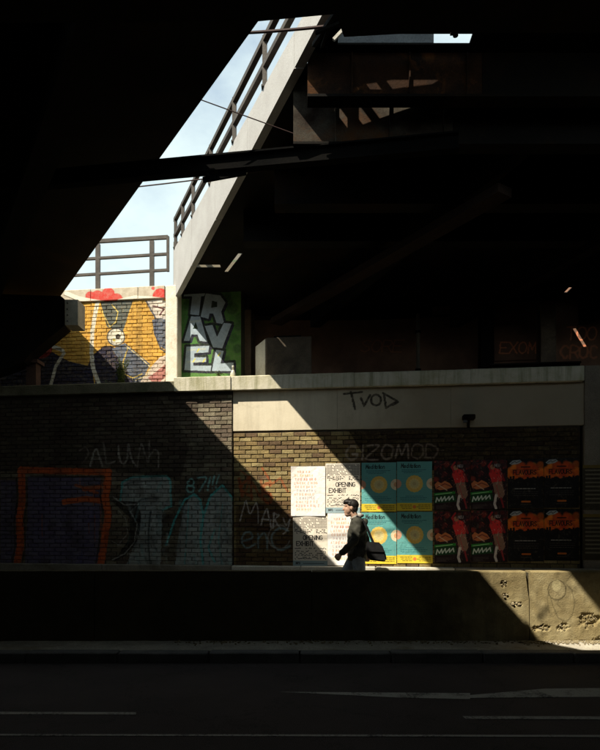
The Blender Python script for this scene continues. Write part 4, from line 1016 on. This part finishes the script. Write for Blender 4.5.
# ------------------------------------------------------------------ posters
def poster(px0, py0, px1, py1, cv, label, group, d=.026, name='poster', key=None, cat='poster', thick=.004, curl=.0):
    nx, ny = 5, 7
    u0, zt = ow(px0, py0, d); u1, _ = ow(px1, py0, d); zb = ow(px0, py1, d)[1]; 
    zt2 = ow(px1, py0, d)[1]
    bm = bmesh.new(); uvl = bm.loops.layers.uv.new('UVMap'); G = []
    for i in range(nx + 1):
        row = []
        for j in range(ny + 1):
            s, r_ = i / nx, j / ny
            dd = d + R.uniform(-.002, .002) + .003 * math.sin(s * 7 + px0) + (curl * max(0, r_ - .8) * max(0, .35 - s) * 12 if curl else 0)
            row.append((bm.verts.new(W(u0 + (u1 - u0) * s, zb + (zt - zb) * r_, dd)), (s, r_)))
        G.append(row)
    for i in range(nx):
        for j in range(ny):
            q = [G[i][j], G[i + 1][j], G[i + 1][j + 1], G[i][j + 1]]; f = bm.faces.new([k[0] for k in q])
            for lp, k in zip(f.loops, q): lp[uvl].uv = k[1]
    rim = [G[i][0] for i in range(nx + 1)] + [G[nx][j] for j in range(1, ny + 1)] + [G[i][ny] for i in range(nx - 1, -1, -1)] + [G[0][j] for j in range(ny - 1, 0, -1)]
    bkv = [(bm.verts.new(k[0].co - N_ * (.006)), k[1]) for k in rim]
    for i in range(len(rim)):
        q = [rim[i], rim[(i + 1) % len(rim)], bkv[(i + 1) % len(rim)], bkv[i]]; f = bm.faces.new([k[0] for k in q][::-1])
        for lp, k in zip(f.loops, q[::-1]): lp[uvl].uv = k[1]
    mt = PM.get(key)
    if mt is None: mt = PM[key] = print_mat('print_' + key, cv().image(key))
    o = obj(name, bm, mt, None, origin=W((u0 + u1) / 2, zb, d)); tag(o, label, cat, group)
    return o
PM = {}
def pc(bgc, w=180, h=254):
    c = Canvas(w, h, bgc); c.map = lambda x, y: (x * w, (1 - y * 1.0) * h); c.k = w; return c
def cv_list():                          # pale sheet with faint lines of handwriting
    c = pc((238, 233, 228))
    for k in range(11):
        y = .13 + k * .076; x = .10 + R.random() * .10; cl = R.choice([(206, 150, 120), (196, 160, 120), (150, 136, 140), (214, 172, 120), (190, 120, 100)])
        while x < R.choice((.55, .8, .9)):
            c.text(R.choice('ABDEGHKLMNOPRSTUZ'), x, y, .040, .014, cl, .85, 1, 0, .8, up=-1, hand=.1); x += R.uniform(.055, .10)
    for k in range(26): c.disc((R.random(), R.random()), .012, (190, 176, 160), .5)
    return c
def cv_bw():                            # cream sheet with black dotted pattern and big words
    c = pc((226, 216, 200)); K = (24, 22, 22)
    for r in range(7):
        for q in range(22):
            if R.random() < .86: c.stroke([(.03 + q * .044, .03 + r * .032), (.03 + q * .044 + .02, .045 + r * .032)], .017, K, .95)
    for y in (.27, .30, .33):
        for q in range(18):
            if R.random() < .6: c.stroke([(.05 + q * .053, y), (.05 + q * .053 + R.uniform(.015, .04), y + R.uniform(-.012, .012))], .022, K, .95)
    c.k = 180; c.text('OPENING', .30, .47, .085, .020, K, 1, 1.05, .0, .85, up=-1)
    c.text('EXHIBIT', .10, .59, .085, .020, K, 1, 1.05, .0, .85, up=-1)
    for r, y in enumerate((.645, .70, .74, .78, .82, .85)):
        for q in range(20):
            if R.random() < .62: c.stroke([(.06 + q * .046, y), (.06 + q * .046 + R.uniform(.012, .034), y + R.uniform(-.014, .014))], .020, K, .9)
    c.rect(0, .89, 1, 1, (150, 172, 178)); c.text('INFO', .08, .96, .04, .012, K, .9, 1., 0, .8, up=-1)
    c.stroke([(.3, .945), (.9, .945)], .018, (60, 70, 74), .8)
    return c
def cv_teal():
    T = (100, 164, 160); c = pc(T); 
    for k in range(40): c.stroke([(0, k / 40), (1, k / 40)], .008, (70, 138, 142), .5)
    c.text('Meditation', .12, .125, .085, .017, (16, 26, 30), 1, .88, .12, .74, up=-1)
    for y, a, b_ in ((.165, .14, .84), (.195, .14, .7), (.225, .2, .62)):
        x = a
        while x < b_: l = R.uniform(.03, .08); c.stroke([(x, y), (min(x + l, b_), y)], .012, (18, 60, 74), .9); x += l + .02
    def flower(cx, cy, r):
        for k in range(16):
            a = k * math.pi / 8; c.disc((cx + r * .72 * math.cos(a), cy + r * .72 * math.sin(a) * 180 / 254), r * .27, (222, 186, 92), .95)
        c.disc((cx, cy), r * .62, (226, 204, 136), .85)
        for k in range(12):
            a = k * math.pi / 6; c.stroke([(cx + r * .25 * math.cos(a), cy + r * .25 * math.sin(a) * .71), (cx + r * .85 * math.cos(a), cy + r * .85 * math.sin(a) * .71)], .011, (204, 160, 104), .6)
        c.disc((cx, cy), r * .2, (190, 170, 120), .9)
    flower(.5, .45, .25); 
    c.disc((1.0, .45), .16, (228, 208, 170), .95); c.disc((1.0, .45), .07, (206, 140, 96), .7); c.disc((.0, .45), .13, (214, 150, 120), .9)
    for y, a, b_ in ((.70, .25, .75), (.735, .1, .85), (.77, .1, .8), (.80, .15, .6)):
        x = a
        while x < b_: l = R.uniform(.03, .09); c.stroke([(x, y), (min(x + l, b_), y)], .011, (16, 70, 86), .85); x += l + .02
    c.rect(0, .84, 1, 1.0, (218, 192, 58))
    for y in (.885, .92, .955):
        for a, b_ in ((.06, .42), (.56, .94)):
            x = a + R.random() * .1
            while x < b_: l = R.uniform(.04, .1); c.stroke([(x, y), (min(x + l, b_), y)], .018, (90, 80, 30), .9); x += l + .03
    c.disc((.5, .92), .05, (210, 110, 60), .9)
    return c
def cv_red():
    c = pc((40, 22, 24))
    for k in range(60): c.disc((R.random(), R.random() * .6), R.uniform(.02, .08), R.choice([(110, 34, 32), (70, 26, 36), (150, 50, 36), (30, 20, 26)]), .6, soft=8)
    for k in range(70): x, y = R.random(), R.uniform(.02, .62); c.stroke([(x, y), (x + R.uniform(-.05, .05), y + R.uniform(-.05, .05))], R.uniform(.008, .03), R.choice([(190, 60, 50), (210, 140, 100), (110, 90, 90), (150, 44, 44), (66, 96, 60)]), .55)
    c.poly([(.02, .48), (.1, .42), (.2, .46), (.3, .41), (.44, .46), (.52, .54), (.36, .58), (.16, .6), (.04, .56)], (206, 120, 72)); c.stroke([(.08, .55), (.3, .47), (.46, .52)], .03, (120, 50, 36), .8)
    c.stroke([(.14, .5), (.36, .6)], .03, (222, 190, 160), .8)
    c.poly([(.5, .28), (.62, .16), (.8, .2), (.9, .34), (.84, .46), (.6, .48)], (226, 50, 50)); c.disc((.6, .15), .07, (188, 130, 96))
    c.stroke([(.56, .25), (.5, .12), (.58, .04)], .05, (176, 40, 44)); c.stroke([(.82, .26), (.92, .42)], .06, (150, 36, 40))
    c.poly([(.6, .46), (.86, .44), (.94, .7), (.86, .8), (.68, .74)], (150, 112, 92)); c.stroke([(.7, .5), (.8, .76)], .02, (196, 60, 60), .7)
    c.stroke([(.7, .72), (.66, .9), (.7, .98)], .07, (226, 214, 204)); c.stroke([(.84, .78), (.9, .96)], .05, (150, 40, 44))
    for k in range(60): x, y = R.uniform(.48, .95), R.uniform(.16, .95); c.stroke([(x, y), (x + R.uniform(-.04, .04), y + R.uniform(-.05, .05))], R.uniform(.008, .03), R.choice([(226, 90, 80), (120, 24, 30), (210, 180, 160), (60, 40, 40), (230, 210, 190), (160, 120, 90)]), .55)
    c.rect(.6, .08, .98, .15, (40, 30, 32), .6); c.text('NEU', .66, .14, .05, .014, (206, 200, 196), .8, 1., 0, .8, up=-1)
    c.poly([(0, .66), (.58, .62), (.6, .67), (0, .71)], (40, 140, 50)); c.stroke([(.04, .69), (.5, .65)], .014, (220, 236, 200), .9)
    c.poly([(0, .72), (.6, .68), (.62, .83), (0, .87)], (22, 74, 34), .9)
    c.stroke([(.05, .84), (.08, .75), (.14, .82), (.2, .74), (.22, .82), (.3, .73), (.32, .81), (.42, .73), (.42, .8), (.52, .72), (.54, .79)], .034, (226, 232, 222), .95)
    for k in range(8): c.stroke([(.06, .91 + k * .011), (R.uniform(.3, .55), .905 + k * .011)], .006, (120, 116, 110), .7)
    return c
def cv_orange():
    c = pc((20, 16, 15))
    for k in range(90): c.disc((R.random(), .10 + R.random() * .32), R.uniform(.04, .11), R.choice([(236, 110, 28), (250, 140, 40), (216, 80, 24), (250, 170, 60), (190, 60, 26)]), .7, soft=10)
    for k in range(26):
        x = k / 25; h_ = R.uniform(.02, .10); c.rect(x - .03, .44 - h_, x + .03, .52, (20, 16, 15), .95)
    c.poly([(.04, .09), (.14, .03), (.34, .02), (.4, .06), (.3, .1), (.12, .12)], (176, 182, 186), .9); c.stroke([(.1, .09), (.2, .05), (.24, .08), (.34, .04)], .016, (40, 44, 50), .9)
    c.stroke([(.38, .165), (.62, .165)], .035, (40, 20, 12), .9); 
    c.text('FLAVOURS', .15, .315, .085, .020, (26, 14, 10), 1, .98, 0, .8, up=-1)
    c.rect(.12, .215, .9, .225, (60, 26, 12), .6)
    x = .2
    while x < .8: l = R.uniform(.04, .1); c.stroke([(x, .6), (min(x + l, .8), .6)], .022, (196, 190, 180), .9); x += l + .03
    for y in (.66, .70, .74):
        x = .16
        while x < .86: l = R.uniform(.03, .09); c.stroke([(x, y), (min(x + l, .86), y)], .010, (120, 112, 104), .85); x += l + .025
    c.stroke([(.4, .86), (.62, .86)], .05, (220, 116, 40), .9); c.stroke([(.36, .92), (.66, .92)], .015, (120, 110, 90), .7)
    return c
def cv_side():
    c = pc((58, 50, 34))
    for k in range(9): c.stroke([(.08, .12 + k * .09), (R.uniform(.5, .95), .12 + k * .09)], .05, (130, 122, 104), .8)
    c.rect(0, 0, 1, .07, (120, 100, 40), .9)
    return c
gp = 'posters pasted on the brick wall'
poster(291, 466.5, 325.2, 516, cv_list, 'white sheet of faint orange handwriting, top left of all the posters', gp, .036, key='list', curl=.02)
poster(325.6, 463.5, 360, 513, cv_bw, 'cream poster with black pattern and the word EXHIBIT, directly above the walker', gp, .026, key='pattern')
poster(293, 516.4, 327.3, 566, cv_bw, 'cream poster with black pattern and the word EXHIBIT, cut by shadow at the bottom left', gp, .026, key='pattern')
poster(327.5, 513.3, 361, 565.2, cv_list, 'white sheet of faint orange handwriting right in front of the walker', gp, .034, key='list')
poster(361.6, 462.8, 396.2, 511.6, cv_teal, 'teal Meditation poster above the walker, upper left of the four teal ones', gp, .026, key='teal')
poster(396.9, 461.8, 432, 510.8, cv_teal, 'teal Meditation poster wholly in shade, upper right of the four teal ones', gp, .027, key='teal')
poster(361.4, 512.6, 396.4, 563.6, cv_teal, 'sunlit teal Meditation poster just behind the black shoulder bag', gp, .027, key='teal')
poster(397.1, 511.8, 432.6, 563, cv_teal, 'teal Meditation poster cut diagonally by shadow, lower right of the four teal ones', gp, .026, key='teal')
for (a, b_, c_, d_), lab in zip(((434, 460.6, 470, 510), (470.6, 459.8, 507, 509.2), (434.4, 511.2, 470.6, 562.4), (471.2, 510.4, 507.4, 561.8)),
    ('dark red dancer poster next to the teal ones, upper row', 'dark red dancer poster next to the orange sunset posters, upper row', 'dark red dancer poster next to the teal ones, lower row', 'dark red dancer poster next to the orange sunset posters, lower row')):
    poster(a, b_, c_, d_, cv_red, lab, gp, .026, key='dancer')
for (a, b_, c_, d_), lab in zip(((507.8, 459, 543.4, 508.6), (544, 458.2, 579, 507.8), (508, 510, 543.8, 561.2), (544.4, 509.2, 579, 560.6)),
    ('black and orange FLAVOURS poster beside the red dancers, upper row', 'black and orange FLAVOURS poster beside the dark pier, upper row', 'black and orange FLAVOURS poster beside the red dancers, lower row', 'black and orange FLAVOURS poster beside the dark pier, lower row')):
    poster(a, b_, c_, d_, cv_orange, lab, gp, .026, key='flavours')
poster(583, 465, 620, 510, cv_side, 'brown text poster on the dark pier, upper one', gp, .07, key='side')
poster(583, 514, 620, 560, cv_side, 'brown text poster on the dark pier, lower one', gp, .07, key='side')

# small lamp under the beam
lp = empty('wall_lamp', W(ow(468, 424)[0], 2.98, .1), 'small black floodlight on the edge of the concrete beam above the dancer posters', 'lamp')
u_, z_ = ow(469, 418, .12)
bm = bmesh.new(); wbox(bm, u_ - .10, u_ + .09, .05, .2, z_ - .03, z_ + .05); bmesh.ops.bevel(bm, geom=bm.edges[:], offset=.012, segments=1, affect='EDGES'); obj('lamp_head', bm, M_steel, lp)
bm = bmesh.new(); wbox(bm, u_ - .02, u_ + .02, .02, .08, z_ - .14, z_ - .03); obj('bracket', bm, M_steel, lp)
bm = bmesh.new(); wbox(bm, u_ - .09, u_ - .03, .10, .16, z_ - .075, z_ - .033); obj('lens', bm, plain('dull_glass', (.12, .12, .12, 1), .2), lp)

# ------------------------------------------------------------------ small things on the ledge
M_glass = plain('pale_bottle_glass', (.55, .53, .44, 1), .25, .5)
pB = W(ow(233, 375, -.55)[0], 3.966, -.55)
bt = empty('bottle', pB, 'pale dusty bottle standing on the ledge in front of the TRAVEL graffiti', 'bottle')
bm = bmesh.new(); tube(bm, [pB + Vector((0, 0, z)) for z in (0, .01, .2, .25, .27)], [.044, .05, .05, .03, .02], 12, ball=False); obj('bottle_body', bm, M_glass, bt, smooth=True)
bm = bmesh.new(); tube(bm, [pB + Vector((0, 0, z)) for z in (.271, .31, .315, .345)], [.018, .017, .021, .021], 10, ball=False); obj('bottle_neck', bm, M_glass, bt, smooth=True)
bm = bmesh.new(); tube(bm, [pB + Vector((0, 0, z)) for z in (.07, .17)], [.0515, .0515], 12, ball=False); obj('paper_label', bm, plain('faded_paper', (.6, .55, .35, 1)), bt)
pD = W(ow(243, 376, -.5)[0], 3.966, -.5)
M_lit = plain('crumpled_paper', (.5, .44, .38, 1)); bm = bmesh.new()
bmesh.ops.create_icosphere(bm, subdivisions=3, radius=1, matrix=Matrix.Translation(pD + Vector((0, 0, .05))) @ Matrix.Diagonal((.09, .06, .055, 1)))
for v in bm.verts: v.co += Vector((noise.noise(v.co * 30), noise.noise(v.co * 30 + Vector((7, 0, 0))), noise.noise(v.co * 30 + Vector((0, 9, 0))))) * .035
tag(obj('crumpled_bag', bm, M_lit), 'crumpled brownish litter lying beside the bottle on the ledge', 'litter')
# weeds growing on the ledge before the mural
M_leaf = grainy('weed_leaf', (.09, .13, .035, 1), (.19, .23, .075, 1), 20., 60., .6); M_stem = plain('weed_stem', (.09, .11, .03, 1))
def weed(px, d, hgt, nst, seed, label, zb=3.905, spread=.3):
    rr = random.Random(seed); base = W(ow(px, 384, d)[0], zb, d)
    wroot = empty('weed', base, label, 'weed', 'weeds on the ledge')
    st, lf = bmesh.new(), bmesh.new()
    for k in range(nst):
        a = rr.uniform(0, 6.28); lean = rr.uniform(.05, spread); h = hgt * rr.uniform(.5, 1.0)
        pts = [base + Vector((math.cos(a) * lean * h * t_ * t_, math.sin(a) * lean * h * t_ * t_ * .6, h * t_)) for t_ in (0, .25, .5, .75, 1)]
        tube(st, pts, [.006, .005, .004, .003, .002], 5, ball=False)
        for q in range(int(h * 70)):
            t_ = rr.uniform(.12, 1); i = min(3, int(t_ * 4)); p = pts[i].lerp(pts[i + 1], t_ * 4 - i)
            b2 = rr.uniform(0, 6.28); l = rr.uniform(.035, .08) * (1.2 - t_ * .5); dr = Vector((math.cos(b2), math.sin(b2), rr.uniform(-.2, .8))).normalized()
            sd = dr.cross(Vector((rr.random() - .5, rr.random() - .5, 1))).normalized() * l * .18; mid = p + dr * l * .5 + Vector((0, 0, .004))
            v = [lf.verts.new(x) for x in (p, mid + sd, p + dr * l - Vector((0, 0, l * .2)), mid - sd)]; lf.faces.new(v)
    obj('stems', st, M_stem, wroot); o = obj('leaves', lf, M_leaf, wroot); o['kind'] = 'stuff'
weed(121, -.8, .74, 26, 3, 'leafy green weed growing on the ledge in front of the mural')
weed(108, -.8, .3, 9, 4, 'low tuft of weed on the ledge left of the tall weed')
weed(219, .02, .11, 10, 5, 'tiny moss-like weed tuft on the sunlit ledge under the TRAVEL wall', 3.962, .9)

# ------------------------------------------------------------------ person walking left
PX, PYY, PG = at(356, 520, 9.05).x, 9.05, .15
root = empty('person', (PX, PYY, PG), 'person in a dark hooded jacket and jeans walking left past the posters', 'person')
PV = Vector((PX, PYY, PG))
def remesh(bm, name, mat, vox, sm=4, parent=root):
    for v in bm.verts: v.co += PV
    o = obj(name, bm, mat, parent, origin=PV)
    md = o.modifiers.new('r', 'REMESH'); md.mode = 'VOXEL'; md.voxel_size = vox
    if sm: s = o.modifiers.new('s', 'SMOOTH'); s.iterations = sm; s.factor = .5
    bpy.context.view_layer.update(); dg = bpy.context.evaluated_depsgraph_get()
    me = bpy.data.meshes.new_from_object(o.evaluated_get(dg)); o.modifiers.clear(); old = o.data; o.data = me; bpy.data.meshes.remove(old)
    if not me.materials: me.materials.append(mat)
    me.polygons.foreach_set('use_smooth', [True] * len(me.polygons)); return o
M_skin = grainy('skin', (.42, .25, .17, 1), (.50, .31, .22, 1), 20., 80., .55)
M_hair = grainy('dark_hair', (.010, .008, .007, 1), (.022, .017, .014, 1), 40., 200., .5)
M_jack = grainy('dark_olive_jacket', (.034, .033, .025, 1), (.052, .050, .037, 1), 12., 160., .8, None, .5, .006)
M_hood = grainy('grey_hood_cloth', (.22, .20, .17, 1), (.30, .275, .235, 1), 30., 160., .9)
M_jean = grainy('faded_jeans', (.15, .19, .25, 1), (.30, .33, .36, 1), 9., 120., .85)
M_shoe = plain('dark_shoe', (.03, .028, .026, 1)); M_bag = grainy('black_nylon', (.008, .008, .009, 1), (.016, .016, .017, 1), 15., 120., .55, spec=.3)
# joints (facing -X; the left side is towards the street, -Y)
HD = Vector((-.085, 0, 1.60))
J = dict(pel=(.02, 0, .90), chest=(.01, 0, 1.24), neck=(-.005, 0, 1.42), shL=(.0, -.18, 1.37), shR=(.01, .18, 1.37),
         elL=(-.05, -.235, 1.10), wrL=(-.235, -.22, .915), elR=(.16, .235, 1.12), wrR=(.20, .21, .88),
         hpL=(.02, -.09, .90), hpR=(.02, .09, .90), knL=(.06, -.095, .49), anL=(.33, -.09, .14), knR=(-.20, .09, .49), anR=(-.28, .09, .085))
J = {k: Vector(v) for k, v in J.items()}
bm = bmesh.new()
tilt = Matrix.Rotation(math.radians(0), 3, 'Y')
ellipsoid(bm, HD + Vector((.018, 0, .018)), (.093, .076, .100)); ellipsoid(bm, HD + Vector((-.03, 0, -.035)), (.062, .060, .085))   # skull, face
ellipsoid(bm, HD + Vector((-.055, 0, -.105)), (.032, .036, .026)); tube(bm, [HD + Vector((.03, 0, -.075)), HD + Vector((-.045, 0, -.11))], [.05, .035], 10)   # chin, jaw
tube(bm, [HD + Vector((-.083, 0, .012)), HD + Vector((-.107, 0, -.032))], [.010, .016], 8)                                            # nose
for s in (-1, 1):
    ellipsoid(bm, HD + Vector((.012, s * .078, -.015)), (.020, .010, .032), sub=2)                                                       # ears
    tube(bm, [HD + Vector((-.084, s * .010, .030)), HD + Vector((-.066, s * .048, .028))], .010, 6)                                    # brows
    ellipsoid(bm, HD + Vector((-.050, s * .036, -.03)), (.03, .022, .024), sub=2)                                                     # cheeks
tube(bm, [HD + Vector((-.080, -.02, -.066)), HD + Vector((-.090, 0, -.066)), HD + Vector((-.080, .02, -.066))], .0095, 6); tube(bm, [HD + Vector((-.076, -.018, -.082)), HD + Vector((-.085, 0, -.083)), HD + Vector((-.076, .018, -.082))], .0095, 6)
tube(bm, [HD + Vector((.035, 0, -.06)), J['neck'], J['chest']], [.055, .056, .08], 12)
tube(bm, [J['chest'] + Vector((0, -.08, .02)), J['chest'] + Vector((0, .08, .02))], .10, 12); tube(bm, [J['chest'], J['pel'] + Vector((0, 0, .1)), J['pel']], [.105, .10, .115], 12)
tube(bm, [J['pel'] + Vector((0, -.07, 0)), J['pel'] + Vector((0, .07, 0))], .10, 12)
def hand(bm, wr, fw, side, curl):
    """palm and five bent fingers; fw = direction of the fingers, side = thumb side"""
    fw = Vector(fw).normalized(); sd = Vector(side); sd = (sd - fw * sd.dot(fw)).normalized(); pn = fw.cross(sd).normalized()
    if curl < 0: pn = -pn; curl = -curl
    for k in (-1, -.33, .33, 1): tube(bm, [wr, wr + fw * .085 + sd * .026 * k], [.020, .0155], 8)
    for k, (l, o_) in enumerate(((.068, 1), (.078, .33), (.072, -.33), (.056, -1))):
        p = wr + fw * .082 + sd * .027 * o_; a = .35 * curl; pts = [p]
        for seg in (.45, .32, .23):
            a += .45 * curl; p = p + (fw * math.cos(a) + pn * math.sin(a)) * l * seg; pts.append(p)
        tube(bm, pts, [.0095, .009, .0085, .0075], 7)
    p = wr + fw * .022 + sd * .026; tube(bm, [p, p + fw * .03 + sd * .026 + pn * .008, p + fw * .06 + sd * .030 + pn * .018, p + fw * .08 + sd * .024 + pn * .026], [.013, .012, .0105, .009], 7)
for s in 'LR':
    tube(bm, [J['sh' + s], J['el' + s], J['wr' + s]], [.052, .042, .028], 10); tube(bm, [J['chest'] + Vector((0, 0, .1)), J['sh' + s]], [.08, .055], 10)
    tube(bm, [J['hp' + s], J['kn' + s], J['an' + s]], [.085, .055, .036], 12)
hand(bm, J['wrL'], (-.6, 0, -.8), (-.8, .2, .5), 1.0); hand(bm, J['wrR'], (-.05, 0, -1), (-1, .1, 0), 1.0)
for s in 'LR':
    an = J['an' + s]; tw_ = Vector((-.17, 0, -.06)) if s == 'R' else Vector((-.12, 0, -.115)); tube(bm, [an + Vector((.03, 0, -.04)), an + tw_], [.036, .028], 8)
remesh(bm, 'body', M_skin, .0075, 3)
bm = bmesh.new()                                                   # hair with a forward fringe
ellipsoid(bm, HD + Vector((.030, 0, .040)), (.100, .084, .090)); ellipsoid(bm, HD + Vector((.062, 0, -.015)), (.055, .072, .072)); ellipsoid(bm, HD + Vector((-.035, 0, .082)), (.075, .070, .040))
tube(bm, [HD + Vector((-.03, 0, .095)), HD + Vector((-.075, -.01, .080)), HD + Vector((-.100, -.012, .055))], [.045, .036, .014], 8)
for k in range(70):
    a, b2 = R.uniform(-1.4, 1.4), R.uniform(.1, 1.4); d_ = Vector((.55 - .9 * math.cos(b2), math.sin(a) * .8, math.sin(b2))).normalized()
    p = HD + Vector((.028, 0, .035)) + Vector((d_.x * .095, d_.y * .078, d_.z * .085)); tube(bm, [p, p + d_ * .018 + Vector((-.012, 0, -.012))], [.011, .004], 5)
remesh(bm, 'hair', M_hair, .009, 1)
bm = bmesh.new()                                                   # jacket
tube(bm, [J['neck'] + Vector((.01, 0, -.03)), J['chest'] + Vector((.01, 0, .02)), Vector((.01, 0, 1.05)), Vector((.015, 0, .86))], [.085, .145, .145, .15], 20)
tube(bm, [J['chest'] + Vector((.01, -.085, .03)), J['chest'] + Vector((.01, .085, .03))], .125, 16)
tube(bm, [Vector((.015, -.06, .9)), Vector((.015, .06, .9))], .145, 16, ball=True)
for s in 'LR':
    w_ = J['wr' + s]; e = J['el' + s]; sh = J['sh' + s]
    tube(bm, [J['chest'] + Vector((0, 0, .11)), sh], [.10, .082], 12); tube(bm, [sh, sh.lerp(e, .5) + Vector((.01, 0, 0)), e, e.lerp(w_, .55), w_.lerp(e, .06)], [.082, .074, .066, .056, .048], 12)
tube(bm, [Vector((.12, -.08, 1.375)), Vector((.135, 0, 1.39)), Vector((.12, .08, 1.375))], [.05, .06, .05], 10)     # hood lying on the back
for v in bm.verts:
    v.co.y *= .98; v.co += Vector((noise.noise(v.co * 9), noise.noise(v.co * 9 + Vector((5, 0, 0))), 0)) * .012
jk = remesh(bm, 'jacket', M_jack, .011, 3)
for v in jk.data.vertices:                                         # trim the rounded bottom into a hem
    if v.co.z < .80: v.co.z = .80 + (v.co.z - .80) * .05
    else: v.co += v.normal * (.014 * noise.noise(Vector((v.co.x * 11, v.co.y * 11, v.co.z * 9))) + .008 * noise.noise(Vector((v.co.x * 24 + v.co.z * 14, v.co.y * 20, v.co.z * 22))))
bm = bmesh.new()                                                   # pale hood lining round the neck
tube(bm, [Vector((-.065, -.05, 1.435)), Vector((-.02, -.078, 1.455)), Vector((.055, -.07, 1.47)), Vector((.095, 0, 1.48)), Vector((.055, .07, 1.47)), Vector((-.02, .078, 1.455)), Vector((-.065, .05, 1.435))], [.018, .026, .03, .03, .03, .026, .018], 8)
remesh(bm, 'collar', M_hood, .009, 2)
bm = bmesh.new()                                                   # jeans
tube(bm, [Vector((.015, -.06, .88)), Vector((.015, .06, .88))], .118, 14); tube(bm, [J['pel'] + Vector((0, 0, .06)), J['pel'] - Vector((0, 0, .05))], [.13, .12], 14)
for s in 'LR':
    tube(bm, [J['hp' + s] - Vector((0, 0, .02)), J['hp' + s].lerp(J['kn' + s], .5), J['kn' + s], J['kn' + s].lerp(J['an' + s], .55), J['an' + s] + Vector((0, 0, .02))], [.108, .095, .078, .068, .066], 14)
remesh(bm, 'jeans', M_jean, .011, 3)
for s in 'LR':
    an = J['an' + s]; bm = bmesh.new()
    if s == 'R': tube(bm, [an + Vector((.045, 0, -.035)), an + Vector((-.08, 0, -.04)), an + Vector((-.18, 0, -.052))], [.044, .042, .030], 10)
    else: tube(bm, [an + Vector((.045, 0, -.02)), an + Vector((-.05, 0, -.07)), an + Vector((-.13, 0, -.112))], [.044, .042, .028], 10)
    tube(bm, [an + Vector((0, 0, .03)), an + Vector((0, 0, -.03))], [.05, .048], 10)
    remesh(bm, 'shoe', M_shoe, .010, 2)
# shoulder bag with its strap
bgp = PV + Vector((.27, -.19, .82))
bag = empty('shoulder_bag', bgp, "black shoulder bag hanging at the walker's hip on a wide strap", 'bag')
bm = bmesh.new()
sec = [(-.12, .05, .20), (-.06, -.01, .25), (.05, -.02, .24), (.13, .0, .10), (.17, .03, .03)]
prof = [(-.13, .27), (.04, .26), (.10, .20), (.145, .10), (.165, -.01), (.12, -.025), (-.10, .0), (-.14, .12)]
for y in (-.055, .055):
    pass
fr = [bm.verts.new(bgp + Vector((x, -.05, z))) for x, z in prof]; bk3 = [bm.verts.new(bgp + Vector((x, .06, z))) for x, z in prof]
bm.faces.new(fr); bm.faces.new(bk3[::-1])
for i in range(len(prof)): bm.faces.new((fr[i], fr[(i + 1) % len(prof)], bk3[(i + 1) % len(prof)], bk3[i]))
bmesh.ops.bevel(bm, geom=bm.edges[:], offset=.022, segments=2, affect='EDGES'); obj('bag_body', bm, M_bag, bag)
bm = bmesh.new(); fp = [(-.13, .272), (.045, .262), (.10, .20), (.12, .12), (-.125, .13)]
fr = [bm.verts.new(bgp + Vector((x, -.068, z))) for x, z in fp]; bk4 = [bm.verts.new(bgp + Vector((x, -.052, z))) for x, z in fp]
bm.faces.new(fr); bm.faces.new(bk4[::-1])
for i in range(len(fp)): bm.faces.new((fr[i], fr[(i + 1) % len(fp)], bk4[(i + 1) % len(fp)], bk4[i]))
obj('bag_flap', bm, M_bag, bag)
bm = bmesh.new(); sp = [PV + Vector(v) for v in ((.0, -.10, 1.475), (.09, -.145, 1.40), (.145, -.185, 1.30), (.19, -.205, 1.18), (.235, -.215, 1.075))]
for a, b_ in zip(sp[:-1], sp[1:]): bar(bm, a, b_ + (b_ - a) * .06, .008, .042, up=Vector((1, .6, 0)))
obj('strap', bm, M_bag, bag)
